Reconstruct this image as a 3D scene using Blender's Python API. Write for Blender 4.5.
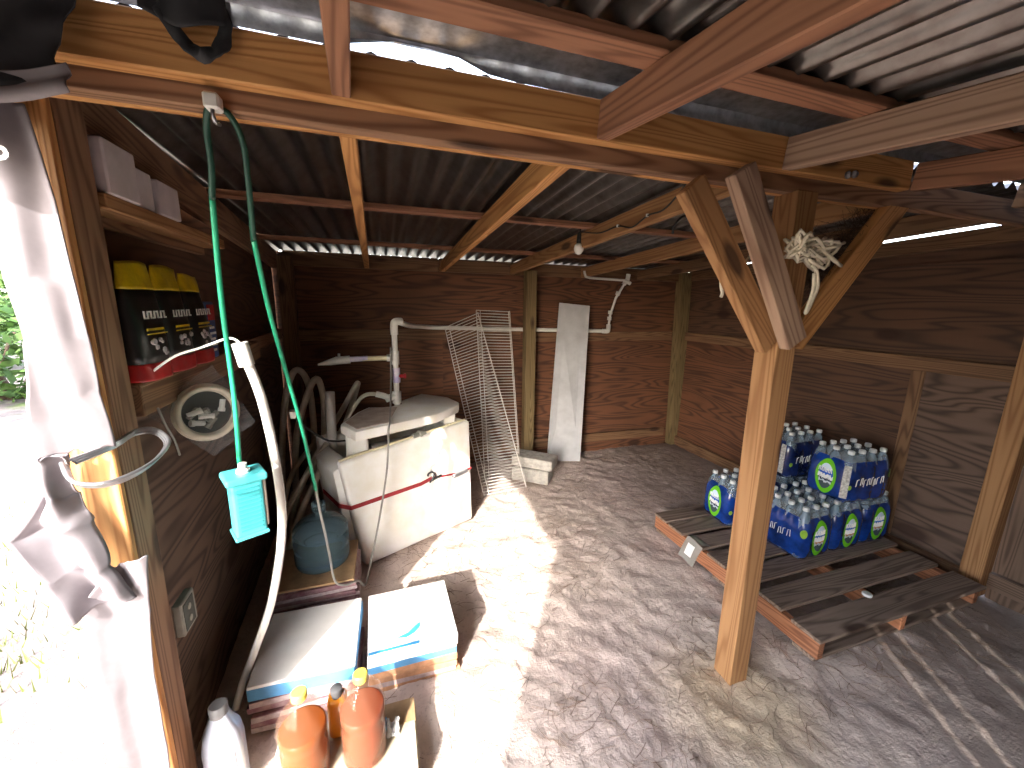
import bpy, bmesh, math, random
from mathutils import Vector, Matrix, noise
random.seed(7)
for o in list(bpy.data.objects): bpy.data.objects.remove(o)
scene = bpy.context.scene
COL = scene.collection
# ------------------------------------------------------------------ camera
PITCH, ROLL, YAW, FPX = math.radians(-11.62), math.radians(1.12), math.radians(18.117), 392.0
fwd = Vector((math.sin(YAW)*math.cos(PITCH), math.cos(YAW)*math.cos(PITCH), math.sin(PITCH)))
rt0 = Vector((math.cos(YAW), -math.sin(YAW), 0)); up0 = rt0.cross(fwd)
rt = math.cos(ROLL)*rt0 + math.sin(ROLL)*up0; upv = -math.sin(ROLL)*rt0 + math.cos(ROLL)*up0
cam = bpy.data.objects.new('camera', bpy.data.cameras.new('camera')); COL.objects.link(cam)
cam.matrix_world = Matrix(((rt.x, upv.x, -fwd.x, 0), (rt.y, upv.y, -fwd.y, 0), (rt.z, upv.z, -fwd.z, 1.55), (0, 0, 0, 1)))
cam.data.sensor_fit = 'HORIZONTAL'; cam.data.sensor_width = 36.0
cam.data.lens = 36.0*FPX/1024.0; cam.data.clip_start = 0.02
scene.camera = cam
# ------------------------------------------------------------------ sky, sun, exposure
SUN_DIR = Vector((0.471, 0.736, -0.485)).normalized()          # travel direction of the sunlight
w = bpy.data.worlds.new('world'); scene.world = w; w.use_nodes = True
wn = w.node_tree.nodes; wl = w.node_tree.links
bg = wn['Background']
sky = wn.new('ShaderNodeTexSky'); sky.sky_type = 'NISHITA'; sky.sun_disc = False
sky.sun_elevation = math.radians(29); sky.sun_rotation = math.atan2(-SUN_DIR.x, -SUN_DIR.y)
sky.air_density = 1.0; sky.dust_density = 2.0; sky.ozone_density = 1.0
hs = wn.new('ShaderNodeHueSaturation'); hs.inputs['Saturation'].default_value = 0.55
wl.new(sky.outputs[0], hs.inputs['Color']); wl.new(hs.outputs[0], bg.inputs[0]); bg.inputs[1].default_value = 0.75
sl = bpy.data.lights.new('sun', 'SUN'); sl.energy = 5.0; sl.angle = math.radians(0.6); sl.color = (1.0, 0.95, 0.87)
so = bpy.data.objects.new('sun', sl); COL.objects.link(so)
so.rotation_euler = (-SUN_DIR).to_track_quat('Z', 'Y').to_euler(); so.location = (-6, -8, 6)
scene.view_settings.view_transform = 'Standard'; scene.view_settings.look = 'None'
scene.view_settings.gamma = 1.0; scene.view_settings.use_curve_mapping = False
scene.view_settings.exposure = 1.45
scene.cycles.max_bounces = 10; scene.cycles.diffuse_bounces = 6; scene.cycles.transparent_max_bounces = 12
scene.cycles.caustics_refractive = False; scene.cycles.caustics_reflective = False
# ------------------------------------------------------------------ materials
def srgb(r, g, b):
    f = lambda c: (c/255/12.92) if c/255 <= 0.04045 else ((c/255+0.055)/1.055)**2.4
    return (f(r), f(g), f(b), 1.0)
class NT:
    def __init__(s, name):
        s.m = bpy.data.materials.new(name); s.m.use_nodes = True
        s.n = s.m.node_tree.nodes; s.l = s.m.node_tree.links; s.b = s.n['Principled BSDF']
    def add(s, t, **kw):
        n = s.n.new(t)
        for k, v in kw.items():
            if k in n.inputs: n.inputs[k].default_value = v
            else: setattr(n, k, v)
        return n
    def link(s, a, b): s.l.new(a, b)
    def coord(s, scale, rnd=True, kind='Object'):
        tc = s.add('ShaderNodeTexCoord'); src = tc.outputs[kind]
        if rnd:
            oi = s.add('ShaderNodeObjectInfo'); mul = s.add('ShaderNodeVectorMath', operation='MULTIPLY_ADD')
            cx = s.add('ShaderNodeCombineXYZ')
            for i in range(3): s.link(oi.outputs['Random'], cx.inputs[i])
            s.link(cx.outputs[0], mul.inputs[0]); mul.inputs[1].default_value = (31, 17, 23); s.link(src, mul.inputs[2]); src = mul.outputs[0]
        mp = s.add('ShaderNodeMapping'); mp.inputs['Scale'].default_value = scale; s.link(src, mp.inputs['Vector'])
        return mp.outputs[0]
    def noise(s, vec, scale=1, detail=2, rough=.5, dist=0):
        n = s.add('ShaderNodeTexNoise'); n.inputs['Scale'].default_value = scale; n.inputs['Detail'].default_value = detail
        n.inputs['Roughness'].default_value = rough; n.inputs['Distortion'].default_value = dist; s.link(vec, n.inputs['Vector'])
        return n.outputs[0]
    def math(s, op, a, b=None, c=None):
        n = s.add('ShaderNodeMath', operation=op)
        for i, v in enumerate((a, b, c)):
            if v is None: continue
            if isinstance(v, (int, float)): n.inputs[i].default_value = v
            else: s.link(v, n.inputs[i])
        return n.outputs[0]
    def ramp(s, fac, stops):
        r = s.add('ShaderNodeValToRGB'); e = r.color_ramp.elements
        while len(e) < len(stops): e.new(.5)
        for x, (p, c) in zip(e, stops): x.position = p; x.color = c
        s.link(fac, r.inputs[0]); return r.outputs[0]
    def mix(s, fac, a, b, mode='MIX'):
        n = s.add('ShaderNodeMix', data_type='RGBA', blend_type=mode)
        if isinstance(fac, (int, float)): n.inputs[0].default_value = fac
        else: s.link(fac, n.inputs[0])
        for i, v in ((6, a), (7, b)):
            if isinstance(v, tuple): n.inputs[i].default_value = v
            else: s.link(v, n.inputs[i])
        return n.outputs[2]
    def bump(s, h, strength=.3, dist=.005):
        b = s.add('ShaderNodeBump'); b.inputs['Strength'].default_value = strength; b.inputs['Distance'].default_value = dist
        s.link(h, b.inputs['Height']); s.link(b.outputs[0], s.b.inputs['Normal'])
    def col(s, c):
        if isinstance(c, tuple): s.b.inputs['Base Color'].default_value = c
        else: s.link(c, s.b.inputs['Base Color'])
    def rough(s, r): s.b.inputs['Roughness'].default_value = r
MATS = {}
def wood(name, light, dark, sx=.55, sy=10., rings=17, fiber=.4, stain=.35, knots=True, rough=.75, staincol=(30, 20, 14), knot_scale=(1.9, 6.0, 6.0)):
    t = NT(name)
    v = t.coord((sx, sy, sy)); n1 = t.noise(v, 1, 1.5, .45, .25)
    r = t.math('SINE', t.math('MULTIPLY', n1, rings*6.283)); r = t.math('MULTIPLY_ADD', r, .5, .5)
    r = t.math('POWER', r, 2.2)
    c = t.ramp(r, [(0, srgb(*light)), (1, srgb(*dark))])
    f = t.noise(t.coord((5, 170, 170)), 1, 3, .6)
    c = t.mix(t.math('MULTIPLY', f, fiber), c, srgb(*dark))
    st = t.noise(t.coord((1.1, 3, 3)), 1, 3, .6); st = t.ramp(st, [(.42, (0, 0, 0, 1)), (.75, (1, 1, 1, 1))])
    c = t.mix(t.math('MULTIPLY', st, stain), c, srgb(*staincol))
    if knots:
        vo = t.add('ShaderNodeTexVoronoi'); t.link(t.coord(knot_scale), vo.inputs['Vector']); vo.inputs['Scale'].default_value = 1
        k = t.ramp(vo.outputs['Distance'], [(.10, (1, 1, 1, 1)), (.17, (0, 0, 0, 1))])
        c = t.mix(t.math('MULTIPLY', k, .85), c, srgb(48, 24, 12))
    t.col(c); t.rough(rough); t.bump(t.math('ADD', t.math('MULTIPLY', f, .6), t.math('MULTIPLY', r, .3)), .35, .002)
    MATS[name] = t.m; return t.m
wood('pine_beam', (208, 154, 96), (168, 114, 64), stain=.18, staincol=(104, 64, 32))
wood('pine_post', (174, 130, 87), (140, 97, 60), stain=.25, staincol=(96, 64, 40))
wood('pine_red', (164, 116, 88), (120, 80, 58), stain=.25, staincol=(84, 50, 34))
wood('pine_gray', (178, 148, 126), (134, 104, 86), stain=.3, staincol=(80, 62, 52))
wood('pine_brown', (160, 122, 94), (112, 78, 56), stain=.3, staincol=(66, 44, 32))
wood('pine_green', (134, 114, 78), (100, 83, 54), stain=.35, staincol=(74, 62, 36))
wood('pine_dark', (138, 104, 74), (100, 70, 48), stain=.4, staincol=(54, 36, 24))
wood('ply_back', (126, 82, 56), (80, 50, 34), sx=.7, sy=6.5, rings=15, stain=.5, staincol=(50, 31, 22), knot_scale=(1.6, 3.2, 3.2))
wood('ply_right', (104, 73, 54), (68, 47, 36), sx=.7, sy=6.5, rings=15, stain=.5, staincol=(42, 28, 22), knot_scale=(1.6, 3.2, 3.2))
wood('ply_gray', (118, 94, 80), (70, 53, 44), sx=.75, sy=5.0, rings=18, stain=.3, staincol=(52, 40, 35), knot_scale=(1.2, 2.4, 2.4))
wood('pallet_wood', (152, 132, 118), (104, 86, 75), stain=.4, staincol=(52, 42, 38))
wood('pallet_fresh', (176, 118, 84), (126, 78, 52), stain=.3, staincol=(70, 46, 34))
wood('plank_dark', (120, 96, 80), (80, 60, 48), stain=.4, staincol=(44, 34, 28))
def plain(name, c, rough=.6, metal=0, var=.15, vscale=8, bump=0, trans=0, ior=1.45, alpha=1, dark=None, coat=0, spec=None):
    t = NT(name); n = t.noise(t.coord((vscale,)*3), 1, 4, .6)
    d = dark or tuple(int(x*(1-var*2)) for x in c)
    t.col(t.mix(t.ramp(n, [(.35, (0, 0, 0, 1)), (.75, (1, 1, 1, 1))]), srgb(*c), srgb(*d))); t.rough(rough)
    t.b.inputs['Metallic'].default_value = metal; t.b.inputs['Transmission Weight'].default_value = trans
    t.b.inputs['IOR'].default_value = ior; t.b.inputs['Alpha'].default_value = alpha; t.b.inputs['Coat Weight'].default_value = coat
    if bump: t.bump(n, bump, .004)
    MATS[name] = t.m; return t.m
plain('galvanised', (128, 125, 124), .3, .9, .22, 14, .06, dark=(96, 88, 84))
plain('flashing', (190, 194, 200), .3, .9, .15, 30, .05)
plain('steel', (190, 190, 195), .3, .9, .1)
plain('foam', (246, 245, 242), .7, 0, .05, 6, .15, dark=(232, 226, 212))
plain('foam_brown', (205, 190, 178), .85, 0, .1, 14, .3, dark=(176, 156, 140))
plain('pvc', (232, 230, 224), .38, 0, .04, 6)
plain('pvc_primer', (196, 184, 222), .4, 0, .1, 20, dark=(232, 226, 228))
plain('pvc_cream', (226, 216, 180), .4, 0, .05, 6)
plain('hose_beige', (216, 206, 188), .45, 0, .1, 12)
plain('red', (176, 30, 38), .5, 0, .1)
plain('red_strap', (168, 46, 52), .7, 0, .12, 30)
plain('black_rubber', (26, 26, 28), .5)
plain('grey_cable', (150, 146, 140), .5)
plain('green_cord', (34, 150, 112), .45, 0, .08)
plain('green_cord_shaded', (22, 70, 56), .45, 0, .08)  # darker green paints the shade on the upper cord
plain('teal', (70, 170, 176), .42, 0, .06)
plain('teal_dark', (52, 140, 146), .45, 0, .06)
plain('white_plastic', (236, 236, 232), .4, 0, .03)
plain('white_box', (216, 206, 210), .7, 0, .06, 10)
plain('print_dark', (42, 38, 42), .7, 0, .1, 60)
plain('outlet_grey', (150, 150, 142), .55, 0, .1, 20)
plain('outlet_dark', (66, 72, 68), .6, 0, .1, 20)
plain('bag_black', (30, 28, 30), .32, 0, .2, 14, .25)
plain('bag_yellow', (214, 184, 20), .4, 0, .15, 18, .25)
plain('bag_red', (186, 26, 30), .4, 0, .12, 18, .25)
plain('bag_print', (190, 186, 190), .5, 0, .1, 60)
plain('pack_blue', (66, 92, 150), .5, 0, .15, 20)
plain('concrete', (188, 183, 175), .9, 0, .12, 26, .5)
plain('panel_white', (204, 204, 206), .65, 0, .07, 5, .05)
plain('wire_white', (236, 230, 224), .4, 0, .08, 12)
plain('bulb_glass', (238, 236, 232), .25, 0, .02)
plain('rope_white', (226, 216, 196), .85, 0, .08, 60)
plain('straw_dark', (70, 54, 40), .9, 0, .2, 30)
plain('needle', (138, 112, 94), .9, 0, .25, 10)
plain('tarp_pale', (136, 129, 134), .9, 0, .07, 9, .25)
plain('tarp_black', (46, 46, 50), .8, 0, .15, 12, .2)
plain('carton_white', (236, 234, 232), .55, 0, .04, 7)
plain('carton_blue', (92, 156, 208), .5, 0, .08, 12)
plain('carton_purple', (128, 84, 96), .6, 0, .2, 30, dark=(160, 136, 134))
plain('carton_brown', (196, 146, 110), .75, 0, .12, 20)
plain('carton_pink', (190, 172, 172), .7, 0, .12, 40)
plain('print_blue', (60, 150, 206), .5, 0, .1, 30)
plain('kraft', (190, 156, 116), .8, 0, .12, 14)
plain('pale_wood', (204, 190, 166), .8, 0, .1, 14)
plain('cap_yellow', (234, 214, 90), .4)
plain('orange_plastic', (232, 140, 24), .4, 0, .06)
plain('silver_bottle', (150, 156, 170), .35, .25, .08, 6)
plain('cap_grey', (104, 104, 106), .55)
plain('film_blue', (22, 62, 146), .18, 0, .3, 11, .5, coat=.4)
plain('film_navy', (30, 48, 104), .18, 0, .3, 11, .5, coat=.4)
plain('pack_paper', (206, 204, 200), .5, 0, .25, 90)
plain('lime', (150, 196, 60), .35, 0, .15, 16)
plain('cap_white', (220, 222, 224), .4)
plain('leaf', (86, 120, 52), .7, 0, .3, 3)
plain('grass', (134, 148, 84), .8, 0, .25, 4)
plain('bark', (98, 80, 66), .9, 0, .2, 12, .4)
plain('clear_bag', (150, 152, 156), .12, 0, .02, alpha=.15)
plain('sleeve', (176, 173, 168), .3, 0, .06, alpha=.62)
plain('film_clear', (214, 220, 226), .12, 0, .02, alpha=.22)
def glassy(name, c, rough=.08, ior=1.4, mixw=.75):
    t = NT(name); t.col(srgb(*c)); t.rough(rough); t.b.inputs['Transmission Weight'].default_value = mixw; t.b.inputs['IOR'].default_value = ior
    n = t.noise(t.coord((16,)*3), 1, 3); t.bump(n, .06, .003)
    MATS[name] = t.m
plain('bottle_pet', (150, 172, 190), .15, 0, .1, alpha=.5)
glassy('jug_blue', (152, 188, 204), .05, 1.12, .8)
plain('amber_oil', (150, 76, 30), .2, 0, .06, 10, trans=.25, ior=1.2)
plain('amber_oil_dark', (136, 60, 36), .2, 0, .06, 10, trans=.25, ior=1.2)
plain('clear_pet', (128, 98, 78), .05, 0, .02, alpha=.24)
# sand floor
def sand(name, grass=False):
    t = NT(name); v = t.coord((1, 1, 1), rnd=False)
    big = t.noise(v, 1.3, 4, .6); fine = t.noise(v, 60, 4, .7); mid = t.noise(v, 9, 5, .65, .4)
    c = t.ramp(big, [(.35, srgb(200, 181, 174)), (.65, srgb(216, 199, 188))])
    c = t.mix(t.math('MULTIPLY', t.ramp(mid, [(.5, (0, 0, 0, 1)), (.8, (1, 1, 1, 1))]), .4), c, srgb(142, 120, 108))
    c = t.mix(t.math('MULTIPLY', t.ramp(fine, [(.56, (0, 0, 0, 1)), (.7, (1, 1, 1, 1))]), .35), c, srgb(104, 84, 72))
    if not grass:
        sx = t.add('ShaderNodeSeparateXYZ'); t.link(v, sx.inputs[0]); X, Y = sx.outputs[0], sx.outputs[1]
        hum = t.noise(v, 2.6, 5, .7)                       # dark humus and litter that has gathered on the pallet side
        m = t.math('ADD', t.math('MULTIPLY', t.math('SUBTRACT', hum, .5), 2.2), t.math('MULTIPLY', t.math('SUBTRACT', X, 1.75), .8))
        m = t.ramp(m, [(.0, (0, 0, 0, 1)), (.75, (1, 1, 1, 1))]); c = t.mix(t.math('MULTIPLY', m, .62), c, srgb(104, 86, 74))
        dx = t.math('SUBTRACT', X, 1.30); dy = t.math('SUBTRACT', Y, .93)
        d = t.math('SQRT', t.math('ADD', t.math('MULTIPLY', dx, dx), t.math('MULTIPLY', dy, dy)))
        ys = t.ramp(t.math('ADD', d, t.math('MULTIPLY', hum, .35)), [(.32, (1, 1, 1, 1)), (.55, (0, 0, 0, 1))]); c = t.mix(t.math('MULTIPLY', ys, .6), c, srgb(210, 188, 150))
    if grass:
        c = t.mix(1.0, c, srgb(166, 166, 168), 'MULTIPLY')
        g = t.noise(v, .9, 5, .65); c = t.mix(t.ramp(g, [(.50, (0, 0, 0, 1)), (.60, (1, 1, 1, 1))]), c, srgb(104, 118, 70))
        g2 = t.noise(v, 3.5, 5, .7); c = t.mix(t.math('MULTIPLY', t.ramp(g2, [(.5, (0, 0, 0, 1)), (.62, (1, 1, 1, 1))]), .5), c, srgb(104, 92, 84))
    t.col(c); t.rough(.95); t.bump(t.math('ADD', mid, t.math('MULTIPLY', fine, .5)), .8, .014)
    MATS[name] = t.m
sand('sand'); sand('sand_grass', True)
# oval water-pack label (UV: 0..1 over the oval's box)
def label_mat(name, sky1, band):
    t = NT(name); tc = t.add('ShaderNodeTexCoord'); sp = t.add('ShaderNodeSeparateXYZ'); t.link(tc.outputs['UV'], sp.inputs[0])
    x = t.math('SUBTRACT', sp.outputs[0], .5); y = t.math('SUBTRACT', sp.outputs[1], .5)
    r = t.math('SQRT', t.math('ADD', t.math('MULTIPLY', x, x), t.math('MULTIPLY', y, y)))
    n = t.noise(tc.outputs['UV'], 7, 3, .6)
    inner = t.ramp(t.math('ADD', sp.outputs[1], t.math('MULTIPLY', n, .25)), [(.3, srgb(70, 84, 90)), (.44, srgb(196, 206, 214)), (.5, srgb(*band)), (.56, srgb(226, 232, 236)), (.66, srgb(*sky1)), (.82, srgb(210, 226, 236))])
    inner.node.color_ramp.interpolation = 'CONSTANT'
    m = t.math('GREATER_THAN', r, .36); c = t.mix(m, inner, srgb(108, 196, 40))
    m2 = t.math('GREATER_THAN', t.math('ADD', r, t.math('MULTIPLY', n, .03)), .5); c = t.mix(m2, c, srgb(60, 130, 40))
    t.col(c); t.rough(.25); MATS[name] = t.m
label_mat('label_a', (40, 92, 186), (50, 60, 84)); label_mat('label_b', (56, 110, 190), (200, 140, 100))
# ------------------------------------------------------------------ builders
W = {}
def setup(o, mw, parent=None):
    W[o.name] = mw; o.matrix_basis = mw
    if parent is not None:
        o.parent = parent; o.matrix_parent_inverse = W[parent.name].inverted()
    COL.objects.link(o); return o
def tag(o, label=None, cat=None, group=None, kind=None):
    if label: o['label'] = label
    if cat: o['category'] = cat
    if group: o['group'] = group
    if kind: o['kind'] = kind
    return o
def empty(name, loc, label=None, cat=None, group=None, kind=None):
    o = bpy.data.objects.new(name, None); o.empty_display_size = .05
    setup(o, Matrix.Translation(Vector(loc))); return tag(o, label, cat, group, kind)
class MB:
    def __init__(s): s.v = []; s.f = []; s.mi = []; s.uv = {}
    def add(s, vs, fs, mi=0):
        b = len(s.v); s.v += [tuple(p) for p in vs]; s.f += [tuple(i+b for i in f) for f in fs]; s.mi += [mi]*len(fs); return b
    def box(s, a, b, mi=0):
        (x0, y0, z0), (x1, y1, z1) = a, b
        s.add([(x0,y0,z0),(x1,y0,z0),(x1,y1,z0),(x0,y1,z0),(x0,y0,z1),(x1,y0,z1),(x1,y1,z1),(x0,y1,z1)],
              [(3,2,1,0),(4,5,6,7),(0,1,5,4),(1,2,6,5),(2,3,7,6),(3,0,4,7)], mi); return s
    def hexa(s, lo, hi, mi=0):     # 4 lower + 4 upper corners, counter-clockwise from above
        s.add(list(lo)+list(hi), [(3,2,1,0),(4,5,6,7),(0,1,5,4),(1,2,6,5),(2,3,7,6),(3,0,4,7)], mi); return s
    def prism(s, poly, z0, z1, mi=0):
        n = len(poly); s.add([(p[0], p[1], z0) for p in poly]+[(p[0], p[1], z1) for p in poly],
            [tuple(range(n))[::-1], tuple(range(n, 2*n))]+[(i, (i+1) % n, n+(i+1) % n, n+i) for i in range(n)], mi); return s
    def tube(s, pts, r, n=8, smooth=0, cap=True, mi=0):
        P = [Vector(p) for p in pts]
        if smooth:
            Q = []
            for i in range(len(P)-1):
                p0 = P[max(i-1, 0)]; p1 = P[i]; p2 = P[i+1]; p3 = P[min(i+2, len(P)-1)]
                for k in range(smooth):
                    u = k/smooth
                    Q.append(.5*((2*p1)+(p2-p0)*u+(2*p0-5*p1+4*p2-p3)*u*u+(3*p1-p0-3*p2+p3)*u**3))
            Q.append(P[-1]); P = Q
        R = r if callable(r) else (lambda u: r)
        t0 = (P[1]-P[0]).normalized(); a = Vector((0, 0, 1)) if abs(t0.z) < .9 else Vector((1, 0, 0))
        nrm = t0.cross(a).normalized(); vs = []; m = len(P)
        for i in range(m):
            t = (P[min(i+1, m-1)]-P[max(i-1, 0)])
            t = t.normalized() if t.length > 1e-9 else t0
            nrm = (nrm-t*nrm.dot(t)).normalized(); bn = t.cross(nrm); rr = R(i/(m-1))
            vs += [P[i]+rr*(math.cos(6.28318*k/n)*nrm+math.sin(6.28318*k/n)*bn) for k in range(n)]
        fs = [(i*n+k, i*n+(k+1) % n, (i+1)*n+(k+1) % n, (i+1)*n+k) for i in range(m-1) for k in range(n)]
        if cap: fs += [tuple(range(n))[::-1], tuple(range((m-1)*n, m*n))]
        s.add(vs, fs, mi); return s
    def lathe(s, prof, n=20, c=(0, 0, 0), mi=0, cap=True, rfun=None):
        vs = []
        for r, z in prof:
            for k in range(n):
                a = 6.283185*k/n; rr = r*(rfun(a, z) if rfun else 1); vs.append((c[0]+rr*math.cos(a), c[1]+rr*math.sin(a), c[2]+z))
        m = len(prof); fs = [(i*n+k, i*n+(k+1) % n, (i+1)*n+(k+1) % n, (i+1)*n+k) for i in range(m-1) for k in range(n)]
        if cap: fs += [tuple(range(n))[::-1], tuple(range((m-1)*n, m*n))]
        s.add(vs, fs, mi); return s
    def grid(s, fn, nu, nv, mi=0, loopu=False):
        vs = [fn(i/nu, j/nv) for j in range(nv+1) for i in range(nu+(0 if loopu else 1))]
        q = nu if loopu else nu+1
        fs = [(j*q+i, j*q+(i+1) % q, (j+1)*q+(i+1) % q, (j+1)*q+i) for j in range(nv) for i in range(nu)]
        s.add(vs, fs, mi); return s
    def mesh(s, name, mats, smooth=False, bevel=0, seg=1):
        me = bpy.data.meshes.new(name); me.from_pydata(s.v, [], s.f)
        for m in (mats if isinstance(mats, (list, tuple)) else [mats]): me.materials.append(MATS[m])
        me.polygons.foreach_set('material_index', s.mi)
        if bevel:
            bm = bmesh.new(); bm.from_mesh(me)
            eds = [e for e in bm.edges if len(e.link_faces) == 2 and e.calc_face_angle(0) > .5]
            bmesh.ops.bevel(bm, geom=eds, offset=bevel, segments=seg, profile=.5, affect='EDGES', clamp_overlap=True); bm.to_mesh(me); bm.free()
        if smooth:
            me.polygons.foreach_set('use_smooth', [True]*len(me.polygons))
            if smooth != 'all': me.set_sharp_from_angle(angle=math.radians(40))
        me.update(); return me
    def build(s, name, mats, parent=None, smooth=False, bevel=0, seg=1, mw=None):
        o = bpy.data.objects.new(name, s.mesh(name, mats, smooth, bevel, seg))
        if s.uv:
            uvl = o.data.uv_layers.new(name='UVMap')
            for l in o.data.loops: uvl.data[l.index].uv = s.uv.get(l.vertex_index, (0, 0))
        return setup(o, mw or Matrix.Identity(4), parent)
def frame(p0, p1, up=(0, 0, 1)):
    p0 = Vector(p0); x = (Vector(p1)-p0).normalized(); u = Vector(up); z = (u-x*u.dot(x)).normalized(); y = z.cross(x)
    return Matrix(((x.x, y.x, z.x, p0.x), (x.y, y.y, z.y, p0.y), (x.z, y.z, z.z, p0.z), (0, 0, 0, 1)))
def board(name, p0, p1, wz, ty, mat, parent=None, up=(0, 0, 1), bevel=.003):
    """sawn timber: wz is its size along 'up', ty across; the line p0-p1 is its centre line"""
    L = (Vector(p1)-Vector(p0)).length; b = MB().box((0, -ty/2, -wz/2), (L, ty/2, wz/2))
    return b.build(name, mat, parent, bevel=bevel, mw=frame(p0, p1, up))
def place(loc, rz=0, rx=0, ry=0):
    return Matrix.Translation(Vector(loc)) @ Matrix.Rotation(rz, 4, 'Z') @ Matrix.Rotation(ry, 4, 'Y') @ Matrix.Rotation(rx, 4, 'X')
R = math.radians
# ================================================================== ground and floor
def gh(x, y):
    p = Vector((x, y, 0))
    return .022*noise.noise(p*1.1)+.012*noise.noise(p*4+Vector((5, 1, 0)))+.010*noise.noise(p*11)+.0055*noise.noise(p*27)+.003*noise.noise(p*52)
pits = [(random.uniform(-.2, 2.4), random.uniform(.8, 3.2), random.uniform(.008, .02)) for _ in range(110)]
def floor_h(x, y):
    h = gh(x, y)-.012
    return h
def build_floor():
    x0, x1, y0, y1 = -.78, 3.3, .55, 3.66; st = .0165
    nx = int((x1-x0)/st); ny = int((y1-y0)/st)
    H = [[floor_h(x0+(x1-x0)*i/nx, y0+(y1-y0)*j/ny) for i in range(nx+1)] for j in range(ny+1)]
    for px, py, pr in pits:
        for j in range(max(0, int((py-2*pr-y0)/st)), min(ny, int((py+2*pr-y0)/st)+2)):
            for i in range(max(0, int((px-2*pr-x0)/st)), min(nx, int((px+2*pr-x0)/st)+2)):
                d = math.hypot(x0+(x1-x0)*i/nx-px, y0+(y1-y0)*j/ny-py)/pr
                if d < 2: H[j][i] += (-.75*pr*(1-d) if d < 1 else .22*pr*(1-abs(d-1.4)/.6) if d < 2 and abs(d-1.4) < .6 else 0)
    b = MB(); vs = [(x0+(x1-x0)*i/nx, y0+(y1-y0)*j/ny, H[j][i]) for j in range(ny+1) for i in range(nx+1)]
    q = nx+1; b.add(vs, [(j*q+i, j*q+i+1, (j+1)*q+i+1, (j+1)*q+i) for j in range(ny) for i in range(nx)])
    o = b.build('floor', 'sand', smooth='all'); tag(o, kind='structure')
    b = MB(); b.grid(lambda u, v: (x0+(x1-x0)*u, -1.5+(y0+1.5)*v, gh(x0+(x1-x0)*u, -1.5+(y0+1.5)*v)-.012), 80, 40)
    f2 = b.build('floor_near', 'sand', o, smooth='all')
build_floor()
def ground():
    def fn(u, v):
        x = -22+21.25*u**.45; y = -14+30*v; return (x, y, gh(x, y)-.016+.12*noise.noise(Vector((x*.25, y*.25, 2)))*min(1, max(0, (-.9-x)/3)))
    o = MB().grid(fn, 120, 120).build('ground_outside', 'sand_grass', smooth='all'); tag(o, kind='structure')
    o2 = MB().grid(lambda u, v: (-.76+26*u, 3.64+14*v, gh(-.76+26*u, 3.64+14*v)-.02), 40, 20).build('ground_behind', 'sand_grass', o, smooth='all')
    o3 = MB().grid(lambda u, v: (3.28+20*u, -14+17.7*v, gh(3.28+20*u, -14+17.7*v)-.02), 40, 20).build('ground_right', 'sand_grass', o, smooth='all')
    o4 = MB().grid(lambda u, v: (-.77+4.07*u, -14+12.52*v, gh(-.77+4.07*u, -14+12.52*v)-.02), 20, 30).build('ground_front', 'sand_grass', o, smooth='all')
ground()
# ================================================================== walls
def zt(y): return 2.022-.05*(y-1.05)       # top of the back rafters
def zf(y): return 2.06-.105*(1.0-y)        # top of the front rafters
YB = 3.58
wb = empty('wall_back', (0, YB, 0), kind='structure')
for x0, x1, z0, z1 in ((-.90, 1.28, 1.26, 1.91), (1.28, 3.25, 1.26, 1.91), (-.90, .5, -.08, 1.26), (.5, 1.70, -.08, 1.26), (1.70, 3.25, -.08, 1.26)):
    board('plywood_panel', (x0, YB+.006, (z0+z1)/2), (x1, YB+.006, (z0+z1)/2), z1-z0, .012, 'ply_back', wb, bevel=.0004)
for x0, x1, z, h, m in ((-.68, 1.235, 1.262, .089, 'pine_dark'), (1.325, 2.98, 1.235, .089, 'pine_dark'), (-.7, 1.23, .15, .089, 'pine_dark'), (1.33, 3.0, .150, .09, 'pine_dark')):
    board('rail', (x0, YB-.019, z), (x1, YB-.019, z), h, .038, m, wb)
for x0, x1 in ((-.72, .47), (.475, 1.22), (1.18, 3.06)):
    board('top_plate', (x0, YB-.02, 1.862), (x1, YB-.02, 1.862), .11, .04, 'pine_dark', wb)
board('corner_post', (3.12, 3.53, 0), (3.05, 3.53, 1.90), .095, .125, 'pine_green', wb, up=(0, 1, 0))
board('corner_post', (-.715, 3.53, 0), (-.70, 3.53, 1.87), .095, .10, 'pine_dark', wb, up=(0, 1, 0))
board('post', (1.30, 3.445, 0), (1.282, 3.445, 1.84), .085, .10, 'pine_green', wb, up=(0, 1, 0))
XR = 3.14
wr = empty('wall_right', (XR, 2, 0), kind='structure')
for y0, y1, z0, z1, m in ((2.50, 3.58, -.08, 1.22, 'ply_back'), (1.475, 2.50, -.08, 1.22, 'ply_right'), (1.02, 1.475, -.08, 1.22, 'ply_gray'), (1.02, 3.58, 1.22, 1.835, 'ply_right')):
    board('plywood_panel', (XR+.006, y0, (z0+z1)/2), (XR+.006, y1, (z0+z1)/2), z1-z0, .012, m, wr, bevel=.0004)
board('plywood_panel', (XR+.022, 1.02, 1.90), (XR+.022, 3.58, 1.86), .14, .012, 'ply_right', wr, bevel=.001)
board('rail', (XR-.019, 3.50, 1.238), (XR-.019, 1.08, 1.236), .085, .038, 'pine_dark', wr)
board('bottom_rail', (XR-.019, 3.48, .06), (XR-.019, 1.08, .05), .095, .038, 'pine_dark', wr)
board('top_plate', (XR-.019, 3.5, 1.860), (XR-.019, 1.08, 1.965), .09, .038, 'pine_dark', wr)
board('post', (3.10, 1.045, 0), (3.10, 1.045, 2.0), .09, .09, 'pine_post', wr, up=(0, 1, 0))
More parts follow.
